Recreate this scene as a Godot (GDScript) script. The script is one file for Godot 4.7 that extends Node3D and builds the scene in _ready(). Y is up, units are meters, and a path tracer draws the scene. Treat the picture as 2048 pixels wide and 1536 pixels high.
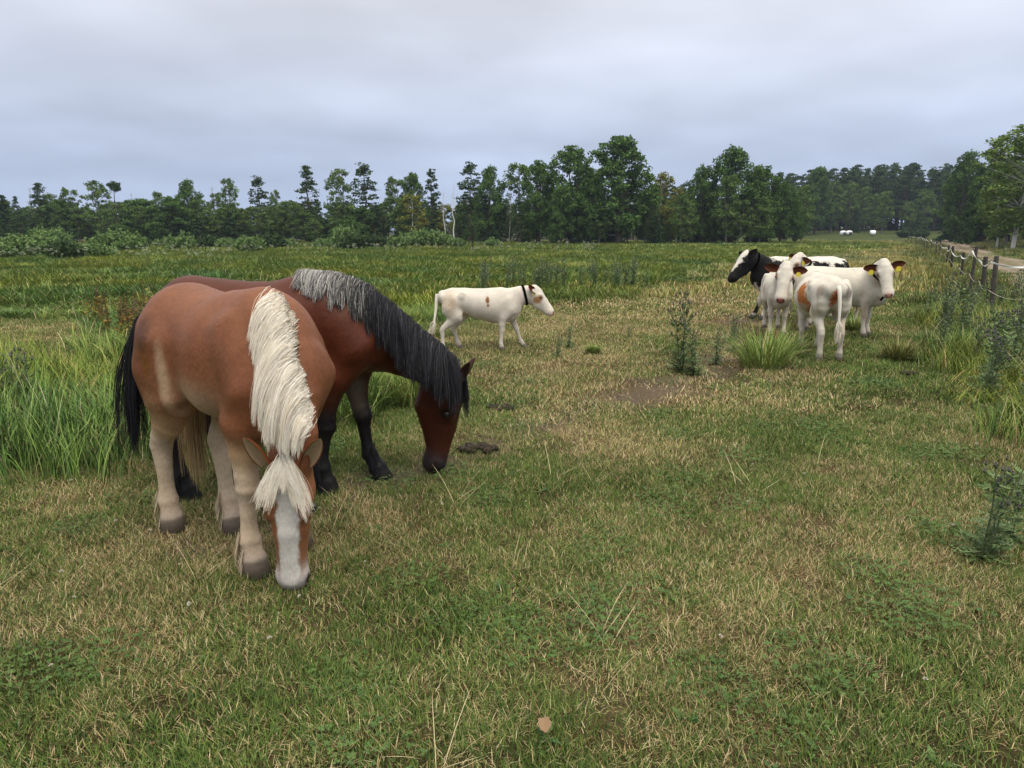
extends Node3D

# ---------------------------------------------------------------- setting up
var rng := RandomNumberGenerator.new()
var used_names := {}
var noise := FastNoiseLite.new()
var noise_b := FastNoiseLite.new()

func numbered(called: String) -> String:
	if not used_names.has(called):
		used_names[called] = 0
		return called
	used_names[called] += 1
	return "%s_%03d" % [called, used_names[called]]

func tag(o: Node, label: String, category: String, group := "", kind := "") -> void:
	o.set_meta("label", label)
	if category != "":
		o.set_meta("category", category)
	if group != "":
		o.set_meta("group", group)
	if kind != "":
		o.set_meta("kind", kind)

func thing(called: String, at := Vector3.ZERO, turn := 0.0) -> Node3D:
	var o := Node3D.new()
	o.name = numbered(called)
	add_child(o)
	o.position = at
	o.rotation.y = turn
	return o

func put(mesh: Mesh, called: String, parent: Node, mat: Material = null) -> MeshInstance3D:
	var o := MeshInstance3D.new()
	o.mesh = mesh
	o.name = numbered(called) if parent == self else called
	if mat != null:
		o.material_override = mat
	parent.add_child(o, true)
	return o

func lin(r: float, g: float, b: float) -> Color:
	return Color(r, g, b).linear_to_srgb()

func vmat(rough := 0.8, back := 0.0) -> StandardMaterial3D:
	var m := StandardMaterial3D.new()
	m.vertex_color_use_as_albedo = true
	m.roughness = rough
	m.metallic_specular = 0.3
	if back > 0.0:
		m.backlight_enabled = true
		m.backlight = Color(back, back, back)
		m.cull_mode = BaseMaterial3D.CULL_DISABLED
	return m

func flat_mat(c: Color, rough := 0.8) -> StandardMaterial3D:
	var m := StandardMaterial3D.new()
	m.albedo_color = c
	m.roughness = rough
	m.metallic_specular = 0.3
	return m

# a growing triangle list with colours
class Tris:
	var v := PackedVector3Array()
	var n := PackedVector3Array()
	var c := PackedColorArray()
	var i := PackedInt32Array()
	func quad(a: Vector3, b: Vector3, d: Vector3, e: Vector3, nn: Vector3, col: Color) -> void:
		var s := v.size()
		v.append(a); v.append(b); v.append(d); v.append(e)
		for k in 4:
			n.append(nn); c.append(col)
		i.append_array(PackedInt32Array([s, s + 1, s + 2, s, s + 2, s + 3]))
	func tri(a: Vector3, b: Vector3, d: Vector3, nn: Vector3, col: Color) -> void:
		var s := v.size()
		v.append(a); v.append(b); v.append(d)
		for k in 3:
			n.append(nn); c.append(col)
		i.append_array(PackedInt32Array([s, s + 1, s + 2]))
	# tapered tube through points with radii
	func tube(p: PackedVector3Array, r: PackedFloat32Array, sides: int, col: Color, col2: Color) -> void:
		var s := v.size()
		var cnt := p.size()
		for k in cnt:
			var d := (p[mini(k + 1, cnt - 1)] - p[maxi(k - 1, 0)]).normalized()
			var u := d.cross(Vector3.RIGHT if absf(d.x) < 0.8 else Vector3.UP).normalized()
			var w := d.cross(u)
			var cc := col.lerp(col2, float(k) / float(maxi(cnt - 1, 1)))
			for j in sides:
				var a := TAU * j / sides
				var o := u * cos(a) + w * sin(a)
				v.append(p[k] + o * r[k]); n.append(o); c.append(cc)
		for k in cnt - 1:
			for j in sides:
				var a := s + k * sides + j
				var b := s + k * sides + (j + 1) % sides
				i.append_array(PackedInt32Array([a, b + sides, b, a, a + sides, b + sides]))
		# end cap
		var e := v.size()
		v.append(p[cnt - 1]); n.append((p[cnt - 1] - p[maxi(cnt - 2, 0)]).normalized()); c.append(col2)
		for j in sides:
			i.append_array(PackedInt32Array([s + (cnt - 1) * sides + j, e, s + (cnt - 1) * sides + (j + 1) % sides]))
	func mesh(m: ArrayMesh = null, mat: Material = null) -> ArrayMesh:
		if m == null:
			m = ArrayMesh.new()
		var a := []
		a.resize(Mesh.ARRAY_MAX)
		a[Mesh.ARRAY_VERTEX] = v
		a[Mesh.ARRAY_NORMAL] = n
		a[Mesh.ARRAY_COLOR] = c
		a[Mesh.ARRAY_INDEX] = i
		m.add_surface_from_arrays(Mesh.PRIMITIVE_TRIANGLES, a)
		if mat != null:
			m.surface_set_material(m.get_surface_count() - 1, mat)
		return m

func _ready() -> void:
	rng.seed = 7
	noise.seed = 3
	noise.frequency = 1.0
	noise.fractal_octaves = 3
	noise_b.seed = 8
	noise_b.frequency = 1.0
	noise_b.fractal_octaves = 2
	# ---- camera
	var cam := Camera3D.new()
	cam.name = "camera"
	cam.fov = 56.75
	cam.near = 0.05
	cam.far = 6000.0
	cam.position = Vector3(0, 1.67, 0)
	cam.rotation_degrees = Vector3(-12.03, 0, 0)
	add_child(cam)
	# ---- overcast sky
	var we := WorldEnvironment.new()
	we.name = "environment"
	var env := Environment.new()
	env.background_mode = Environment.BG_SKY
	env.tonemap_mode = Environment.TONE_MAPPER_LINEAR
	env.tonemap_exposure = 1.2
	env.sdfgi_enabled = true
	env.ssao_enabled = true
	env.ssil_enabled = true
	env.sky = Sky.new()
	var sm := PanoramaSkyMaterial.new()
	sm.panorama = overcast()
	env.sky.sky_material = sm
	env.background_energy_multiplier = 1.0
	env.fog_enabled = true
	env.fog_density = 0.00025
	env.fog_light_color = Color(0.72, 0.78, 0.88)
	we.environment = env
	add_child(we)
	# ---- the sun behind the cloud
	var sun := DirectionalLight3D.new()
	sun.name = "sun"
	sun.light_energy = 0.5
	sun.light_angular_distance = 30.0
	sun.light_color = Color(1.0, 0.96, 0.88)
	sun.shadow_enabled = true
	sun.rotation_degrees = Vector3(-62, 28, 0)
	add_child(sun)
	# ---- the place
	build_ground()
	print("ground ", Time.get_ticks_msec())
	build_grass()
	print("grass ", Time.get_ticks_msec())
	build_trees()
	print("trees ", Time.get_ticks_msec())
	build_fence()
	build_small()
	print("small ", Time.get_ticks_msec())
	build_animals()

func overcast() -> ImageTexture:
	var w := 1024
	var h := 512
	var im := Image.create(w, h, false, Image.FORMAT_RGBF)
	var n := FastNoiseLite.new()
	n.seed = 14
	n.frequency = 1.0
	n.fractal_octaves = 4
	for y in h:
		var el := PI * (0.5 - (y + 0.5) / h)
		if el < -0.03:
			for x in w:
				im.set_pixel(x, y, Color(0.16, 0.17, 0.12))
			continue
		var s := maxf(sin(el), 0.0)
		# an overcast sky grows brighter towards the zenith
		var lum := 0.485 * (1.0 + 0.8 * s + 2.2 * s * s)
		var tint := Color(0.82, 0.975, 1.31).lerp(Color(0.955, 0.996, 1.10), smoothstep(0.0, 0.34, s))
		tint = tint.lerp(Color(1.03, 1.0, 0.93), smoothstep(0.30, 0.75, s))
		var flat := 1.0 / (s + 0.10)
		for x in w:
			var az := TAU * x / w
			var p := Vector3(cos(az) * cos(el) * flat, s * 0.6, sin(az) * cos(el) * flat)
			var c := n.get_noise_3dv(p * Vector3(0.35, 1.0, 0.35)) * 0.30 + n.get_noise_3dv(p * 1.1 + Vector3(7, 1, 3)) * 0.12
			c *= smoothstep(0.0, 0.12, s)
			var l := lum * (1.0 + c)
			im.set_pixel(x, y, Color(tint.r * l, tint.g * l, tint.b * l))
	return ImageTexture.create_from_image(im)

# ---------------------------------------------------------------- the land
var road_pts := [[-2.0, 6.0], [-15.0, 13.0], [-24.0, 18.2], [-32.7, 23.3], [-47.4, 31.7], [-72.7, 45.6], [-112.0, 68.0], [-190.0, 111.0], [-600.0, 340.0]]
var tall_area := PackedVector2Array([Vector2(-90, -3.6), Vector2(-3.57, -4.71), Vector2(-2.69, -5.04), Vector2(-1.9, -5.63), Vector2(-1.25, -6.26), Vector2(-1.2, -7.65), Vector2(-1.4, -9.4), Vector2(-1.7, -13.0), Vector2(-0.86, -16.5), Vector2(1.57, -17.8), Vector2(3.57, -21.6), Vector2(7.4, -27), Vector2(12, -38), Vector2(30, -62), Vector2(44, -84), Vector2(60, -112), Vector2(60, -135), Vector2(-260, -135)])
var open_area := PackedVector2Array([Vector2(-15, -15.0), Vector2(-8.2, -13.8), Vector2(-5.4, -9.4), Vector2(-4.9, -8.0), Vector2(-6.2, -7.5), Vector2(-12, -8.6)])
var track := PackedVector2Array([Vector2(-4.2, -1.2), Vector2(-2.23, -2.81), Vector2(-1.87, -3.55), Vector2(-1.05, -4.37), Vector2(-0.29, -5.29), Vector2(0.73, -6.45), Vector2(2.5, -8.84), Vector2(3.38, -10.68), Vector2(4.4, -13.83), Vector2(6.5, -19.0)])
var weed_edge := [[-1.0, 3.3], [-3.0, 3.55], [-5.35, 4.1], [-6.1, 4.4], [-7.9, 5.1], [-10.2, 6.1], [-14.0, 8.3], [-19.5, 11.3], [-40.0, 22.6], [-140.0, 75.5], [-600.0, 320.0]]

func along(pts: Array, z: float) -> float:
	for k in pts.size() - 1:
		if z > pts[k + 1][0]:
			return lerpf(pts[k][1], pts[k + 1][1], (z - pts[k][0]) / (pts[k + 1][0] - pts[k][0]))
	return pts[pts.size() - 1][1]

func fence_x(z: float) -> float:
	return 9.44 - 0.5302 * (z + 14.0)

func height_at(x: float, z: float) -> float:
	var d := Vector2(x, z).length()
	var h := 0.10 * noise_b.get_noise_2d(x * 0.06, z * 0.06) * smoothstep(18.0, 45.0, d)
	h += smoothstep(140.0, 270.0, -z) * smoothstep(30.0, 110.0, x) * 3.0
	if z < -15.0:
		h += smoothstep(3.0, 16.0, x - along(road_pts, z)) * smoothstep(15.0, 40.0, -z) * 0.9
	h += smoothstep(400.0, 900.0, d) * 4.0
	return h

func track_gap(x: float, z: float) -> float:
	var best := 99.0
	var p := Vector2(x, z)
	for k in track.size() - 1:
		best = minf(best, p.distance_to(Geometry2D.get_closest_point_to_segment(p, track[k], track[k + 1])))
	return best

func blot(x: float, z: float, cx: float, cz: float, rx: float, rz: float) -> float:
	return exp(-pow((x - cx) / rx, 2.0) - pow((z - cz) / rz, 2.0))

# how parched the short turf is, 0 to 1
func dry_at(x: float, z: float) -> float:
	var d := 0.33 + 0.85 * noise.get_noise_2d(x * 0.55, z * 0.4) + 0.45 * noise_b.get_noise_2d(x * 1.7, z * 1.3)
	d += 0.42 * blot(x, z, 0.3, -9.6, 1.8, 1.4) + 0.6 * blot(x, z, 2.4, -13.0, 3.4, 3.4) + 0.5 * blot(x, z, 5.2, -18.5, 3.5, 3.5) + 0.25 * blot(x, z, 0.8, -7.6, 1.6, 1.2)
	d += 0.30 * blot(x, z, 1.4, -5.6, 1.5, 1.2) + 0.35 * blot(x, z, -1.6, -3.0, 0.9, 0.7) + 0.2 * blot(x, z, 2.2, -4.2, 1.2, 0.8)
	d += 0.5 * blot(x, z, -8.2, -11.0, 3.2, 3.2)
	d -= 0.35 * blot(x, z, 0.0, -1.6, 4.0, 0.7) + 0.28 * blot(x, z, 5.0, -10.5, 1.5, 1.8) + 0.25 * blot(x, z, 4.0, -7.5, 1.4, 1.2)
	return clampf(d, 0.0, 1.0)

enum { TURF, TALL, BLOND, WEED, ROAD, FAR }

func zone_at(x: float, z: float) -> int:
	var jx := x + 0.5 * noise.get_noise_2d(x * 0.9 + 31.0, z * 0.9)
	var jz := z + 0.5 * noise.get_noise_2d(x * 0.9, z * 0.9 + 57.0)
	var p := Vector2(jx, jz)
	if z < -12.0 or x > 8.0:
		if absf(x - along(road_pts, z)) < 1.9:
			return ROAD
	if jx > along(weed_edge, z):
		return WEED
	if Geometry2D.is_point_in_polygon(p, tall_area):
		return TURF if Geometry2D.is_point_in_polygon(p, open_area) else TALL
	if z < -19.0 - 0.25 * (x - 4.0) + 3.0 * noise.get_noise_2d(x * 0.2, z * 0.2):
		return BLOND
	return TURF

func grid_steps(a: float, b: float, fine: float, grow: float) -> PackedFloat32Array:
	var out := PackedFloat32Array()
	var x := 0.0
	var s := fine
	while x < b:
		out.append(x)
		x += s
		s *= grow
	out.append(b)
	var neg := PackedFloat32Array()
	x = -fine
	s = fine
	while x > a:
		neg.append(x)
		x -= s
		s *= grow
	neg.append(a)
	neg.reverse()
	neg.append_array(out)
	return neg

func build_ground() -> void:
	var xs := grid_steps(-3000, 3000, 0.16, 1.042)
	var zs := grid_steps(-3200, 60, 0.16, 1.035)
	var tr := Tris.new()
	var nx := xs.size()
	for z in zs:
		for x in xs:
			tr.v.append(Vector3(x, height_at(x, z) + 0.012 * noise.get_noise_2d(x * 1.3, z * 1.3), z))
			tr.n.append(Vector3.UP)
			var c := Color(0.10, 0.085, 0.05)
			var far := Vector2(x, z).length()
			if far < 160.0:
				match zone_at(x, z):
					TURF:
						var dr := dry_at(x, z)
						c = Color(0.050, 0.045, 0.022).lerp(Color(0.15, 0.112, 0.062), dr)
						var tg := track_gap(x, z) + 0.22 * noise.get_noise_2d(x * 2.2, z * 2.2)
						c = c.lerp(Color(0.135, 0.107, 0.082), 1.0 - smoothstep(0.10, 0.42, tg))
					TALL:
						c = Color(0.055, 0.075, 0.022)
					BLOND:
						c = Color(0.16, 0.135, 0.065)
					WEED:
						c = Color(0.06, 0.07, 0.03)
					ROAD:
						c = Color(0.22, 0.18, 0.14)
			else:
				c = Color(0.075, 0.10, 0.035)
				if x < 20.0 + 0.2 * (-z):
					c = Color(0.05, 0.06, 0.03)
			tr.c.append(c)
	for j in zs.size() - 1:
		for i in nx - 1:
			var a := j * nx + i
			tr.i.append_array(PackedInt32Array([a, a + 1, a + nx + 1, a, a + nx + 1, a + nx]))
	var m := vmat(0.95)
	m.albedo_texture = soil_texture()
	m.uv1_triplanar = true
	m.uv1_world_triplanar = true
	m.uv1_scale = Vector3(0.9, 0.9, 0.9)
	m.metallic_specular = 0.15
	var o := put(tr.mesh(), "ground", self, m)
	o.set_meta("kind", "structure")
	# the gravel track beyond the fence
	var rd := Tris.new()
	var rows := 130
	var cols := 10
	for j in rows + 1:
		var z := -14.0 - 140.0 * pow(j / float(rows), 1.7)
		var cx := along(road_pts, z)
		for i in cols + 1:
			var f := i / float(cols) * 2.0 - 1.0
			var x := cx + f * 1.75 * (1.0 + 0.08 * noise.get_noise_2d(i * 3.0, z * 0.6))
			var y := height_at(x, z) + 0.03 - 0.02 * absf(f) + 0.015 * noise.get_noise_2d(x * 2.0, z * 2.0)
			if absf(f) > 0.98:
				y -= 0.05
			rd.v.append(Vector3(x, y, z))
			rd.n.append(Vector3.UP)
			var strip := 1.0 - smoothstep(0.12, 0.3, absf(f) + 0.12 * noise.get_noise_2d(x, z * 0.5))
			rd.c.append(Color(0.31, 0.26, 0.21).lerp(Color(0.16, 0.15, 0.07), strip * 0.75))
	for j in rows:
		for i in cols:
			var a := j * (cols + 1) + i
			rd.i.append_array(PackedInt32Array([a, a + cols + 2, a + 1, a, a + cols + 1, a + cols + 2]))
	var ro := put(rd.mesh(), "road", self, m)
	ro.set_meta("kind", "structure")

func soil_texture() -> ImageTexture:
	var n := FastNoiseLite.new()
	n.seed = 77
	n.frequency = 0.035
	n.fractal_octaves = 5
	var im := n.get_seamless_image(512, 512)
	var n2 := FastNoiseLite.new()
	n2.seed = 78
	n2.frequency = 0.2
	n2.fractal_octaves = 2
	var im2 := n2.get_seamless_image(512, 512)
	var out := Image.create(512, 512, false, Image.FORMAT_RGBA8)
	for y in 512:
		for x in 512:
			var a := im.get_pixel(x, y).r
			var b := im2.get_pixel(x, y).r
			var v := clampf(0.55 + 0.45 * (a * 0.5 + b * 0.8), 0.0, 1.0)
			out.set_pixel(x, y, Color(v, v * 0.985, v * 0.96))
	return ImageTexture.create_from_image(out)

# ---------------------------------------------------------------- grass
func blade(tr: Tris, root: Vector3, dir: Vector2, length: float, lean: float, bend: float, w: float, col: Color, tipcol: Color, segs := 2) -> void:
	# lean: angle from upright at the root, bend: how much more at the tip
	var d3 := Vector3(dir.x, 0, dir.y)
	var side := Vector3(-dir.y, 0, dir.x)
	var s := tr.v.size()
	var p := root
	for k in segs + 1:
		var t := float(k) / segs
		var a := lean + bend * t
		var nn := (d3 * -cos(a) + Vector3(0, sin(a), 0)).normalized()
		var c := col.lerp(tipcol, t)
		if k == segs:
			tr.v.append(p)
			tr.n.append(nn)
			tr.c.append(c)
		else:
			var ww := w * (1.0 - 0.45 * t)
			tr.v.append(p - side * ww)
			tr.v.append(p + side * ww)
			tr.n.append(nn)
			tr.n.append(nn)
			tr.c.append(c)
			tr.c.append(c)
		p += (d3 * sin(a) + Vector3(0, cos(a), 0)) * (length / segs)
	for k in segs:
		var q := s + k * 2
		if k == segs - 1:
			tr.i.append_array(PackedInt32Array([q, q + 2, q + 1]))
		else:
			tr.i.append_array(PackedInt32Array([q, q + 2, q + 1, q + 1, q + 2, q + 3]))

var straw := [Color(0.396, 0.306, 0.163), Color(0.292, 0.212, 0.107), Color(0.499, 0.416, 0.249), Color(0.189, 0.128, 0.060), Color(0.430, 0.365, 0.181)]
var green := [Color(0.078, 0.128, 0.026), Color(0.108, 0.167, 0.037), Color(0.052, 0.097, 0.025), Color(0.152, 0.202, 0.053), Color(0.064, 0.114, 0.037)]
var lush := [Color(0.15, 0.22, 0.045), Color(0.20, 0.28, 0.06), Color(0.11, 0.175, 0.042), Color(0.27, 0.33, 0.09), Color(0.125, 0.195, 0.06)]

func turf_patch(g: RandomNumberGenerator, size: float, count: int, dry: float, hmin: float, hmax: float, w: float) -> ArrayMesh:
	var tr := Tris.new()
	var centres := []
	for k in 40:
		centres.append([Vector2(g.randf_range(-0.5, 0.5), g.randf_range(-0.5, 0.5)) * size, clampf(dry + g.randfn(0, 0.22), 0, 1), g.randf() * TAU])
	for k in count:
		var ce: Array = centres[g.randi() % 40]
		var p: Vector2 = ce[0] + Vector2(g.randfn(0, 0.10), g.randfn(0, 0.10)) * size
		var is_dry: bool = g.randf() < ce[1]
		var a: float = ce[2] + g.randfn(0, 1.3)
		var c := pick(g, straw if is_dry else green)
		var ln := g.randf_range(hmin, hmax)
		var lean := g.randf_range(0.15, 0.9)
		if is_dry:
			lean = g.randf_range(0.5, 1.4)
		blade(tr, Vector3(p.x, -0.004, p.y), Vector2(cos(a), sin(a)), ln, lean, g.randf_range(0.1, 0.9), w * g.randf_range(0.7, 1.25), c, c * 1.08, 2)
	return tr.mesh()

func tall_patch(g: RandomNumberGenerator, size: float, count: int, pal: Array, dry_share: float, hmin: float, hmax: float, w: float, segs: int, lean_way: float) -> ArrayMesh:
	var tr := Tris.new()
	var centres := []
	for k in 16:
		centres.append([Vector2(g.randf_range(-0.5, 0.5), g.randf_range(-0.5, 0.5)) * size, g.randf() * TAU, g.randf_range(0.8, 1.1), g.randf_range(0.6, 1.0)])
	for k in count:
		var ce: Array = centres[g.randi() % 16]
		var p: Vector2 = ce[0] + Vector2(g.randfn(0, 0.09), g.randfn(0, 0.09)) * size
		var a := lerpf(ce[1], 0.2, lean_way) + g.randfn(0, 0.9)
		var c := pick(g, straw if g.randf() < dry_share else pal) * (ce[2] as float)
		var ln: float = g.randf_range(hmin, hmax) * ce[3]
		blade(tr, Vector3(p.x, -0.01, p.y), Vector2(cos(a), sin(a)), ln, g.randf_range(0.05, 0.35) + 0.7 * lean_way, g.randf_range(0.4, 1.5) * (1.0 - 0.5 * lean_way), w * g.randf_range(0.7, 1.3), c, c * 1.15, segs)
	return tr.mesh()

func scatter(called: String, mesh: Mesh, mat: Material, xf: Array, label: String, category: String) -> void:
	if xf.is_empty():
		return
	var mm := MultiMesh.new()
	mm.transform_format = MultiMesh.TRANSFORM_3D
	mm.use_colors = true
	mm.mesh = mesh
	mm.instance_count = xf.size()
	for k in xf.size():
		mm.set_instance_transform(k, xf[k][0])
		mm.set_instance_color(k, xf[k][1])
	var o := MultiMeshInstance3D.new()
	o.multimesh = mm
	o.material_override = mat
	o.name = numbered(called)
	add_child(o)
	tag(o, label, category, "", "stuff")

func build_grass() -> void:
	var g := RandomNumberGenerator.new()
	g.seed = 99
	var gm := vmat(0.7, 0.35)
	gm.metallic_specular = 0.2
	# short turf in three ranges; in each, kinds from green to parched
	var ranges := [[0.0, 6.5, 0.5, 2100, 0.30, 0.015, 0.062, 0.0014], [6.0, 16.0, 1.0, 2300, 0.62, 0.022, 0.072, 0.0027], [15.5, 60.0, 2.2, 2200, 1.35, 0.04, 0.10, 0.0075]]
	for r in ranges:
		var buckets := []
		for k in 8:
			buckets.append([])
		var zz := -r[0] as float
		while zz > -r[1]:
			var half: float = 0.80 * -zz + 2.5
			var xx := -half
			while xx < half:
				var x: float = xx + g.randf_range(-0.4, 0.4) * r[4]
				var z: float = zz + g.randf_range(-0.4, 0.4) * r[4]
				xx += r[4]
				var zo := zone_at(x, z)
				if zo == ROAD:
					continue
				var dry := dry_at(x, z)
				if zo == TALL or zo == WEED:
					dry = minf(dry, 0.3)
				elif zo == BLOND:
					dry = maxf(dry, 0.6)
				var tg := track_gap(x, z)
				if tg < 0.44 * (r[2] as float) and -z < 15.0 and g.randf() < (0.86 if x > -1.3 else 0.25):
					continue
				var kind := clampi(int(dry * 4.0 + g.randf_range(-0.5, 0.5)), 0, 3) * 2 + g.randi() % 2
				var b := Basis(Vector3.UP, g.randf() * TAU).scaled(Vector3.ONE * g.randf_range(0.85, 1.25))
				var to := g.randf_range(0.85, 1.12)
				buckets[kind].append([Transform3D(b, Vector3(x, height_at(x, z), z)), Color(to, to * g.randf_range(0.97, 1.03), to)])
			zz -= r[4]
		for k in 8:
			var m := turf_patch(g, r[2], r[3], [0.12, 0.36, 0.60, 0.86][k / 2], r[5], r[6], r[7])
			scatter("turf_grass", m, gm, buckets[k], ["short green grazed grass of the pasture", "short grazed grass of green and straw mixed", "short yellowed grass of the pasture", "parched straw coloured turf of the pasture"][k / 2], "grass")
	# long grass
	var tall_n := []
	var tall_m := []
	var tall_f := []
	var blond := []
	var weed := []
	var verge := []
	for k in 3:
		tall_n.append([]); tall_m.append([]); tall_f.append([]); blond.append([]); weed.append([]); verge.append([])
	for lay in [[3.0, 15.0, 0.42], [14.5, 62.0, 1.15], [60.0, 150.0, 2.6]]:
		var zz: float = -lay[0]
		while zz > -lay[1]:
			var half: float = 0.80 * -zz + 4.0
			var xx := -half
			while xx < half:
				var x: float = xx + g.randf_range(-0.5, 0.5) * lay[2]
				var z: float = zz + g.randf_range(-0.5, 0.5) * lay[2]
				xx += lay[2]
				var zo := zone_at(x, z)
				if zo == TURF or zo == ROAD:
					continue
				var patchy := 0.5 + 0.5 * noise.get_noise_2d(x * 0.22, z * 0.30)
				var s := lerpf(0.45, 1.3, smoothstep(0.2, 0.8, patchy)) * g.randf_range(0.85, 1.12)
				if zo == TALL and -z < 15.0:
					if -z < 7.6:
						s *= 1.12
					else:
						s *= 0.62
						if g.randf() < 0.35:
							continue
				var b := Basis(Vector3.UP, g.randfn(0, 0.5)).scaled(Vector3(1, s, 1) * g.randf_range(0.9, 1.15))
				var t := Transform3D(b, Vector3(x, height_at(x, z), z))
				var tn := g.randf_range(0.9, 1.12)
				var wet := noise_b.get_noise_2d(x * 0.16 + 9.0, z * 0.2)
				var col := Color(tn * (1.0 + 0.55 * wet), tn * (1.0 + 0.22 * wet), tn * (1.0 - 0.15 * wet))
				var k := g.randi() % 3
				if zo == TALL:
					if -z < 14.8:
						tall_n[k].append([t, col])
					elif -z < 61.0:
						tall_m[k].append([t, col])
					else:
						tall_f[k].append([t, col])
				elif zo == BLOND:
					if g.randf() < (0.45 if -z < 30.0 else 1.0):
						blond[k].append([t, col])
				else:
					if -z < 15.0 and g.randf() < 0.1:
						continue
					if -z < 16.0:
						verge[k].append([t, col])
					else:
						weed[k].append([t, col])
			zz -= lay[2]
	for k in 3:
		scatter("meadow_grass", tall_patch(g, 0.7, 340, lush + green, 0.07, 0.30, 0.64, 0.0034, 4, 0.15), gm, tall_n[k], "long lush green grass at the pasture's edge", "grass")
		scatter("meadow_grass", tall_patch(g, 1.9, 620, lush, 0.10, 0.20, 0.50, 0.0075, 3, 0.65), gm, tall_m[k], "long wind combed grass of the green meadow", "grass")
		scatter("meadow_grass", tall_patch(g, 4.5, 800, lush, 0.14, 0.22, 0.50, 0.022, 2, 0.6), gm, tall_f[k], "far green meadow grass below the trees", "grass")
		scatter("dry_grass", tall_patch(g, 1.9, 560, lush, 0.55, 0.14, 0.42, 0.0070, 2, 0.3), gm, blond[k], "blond ripe grass standing in the far field", "grass")
		scatter("verge_grass", tall_patch(g, 1.2, 330, green, 0.30, 0.20, 0.55, 0.0060, 3, 0.2), gm, weed[k], "rough green and straw grass along the fence", "grass")
		scatter("verge_grass", tall_patch(g, 0.7, 330, lush + green, 0.12, 0.15, 0.50, 0.0030, 3, 0.1), gm, verge[k], "rank green grass under the thistles along the fence", "grass")

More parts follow.
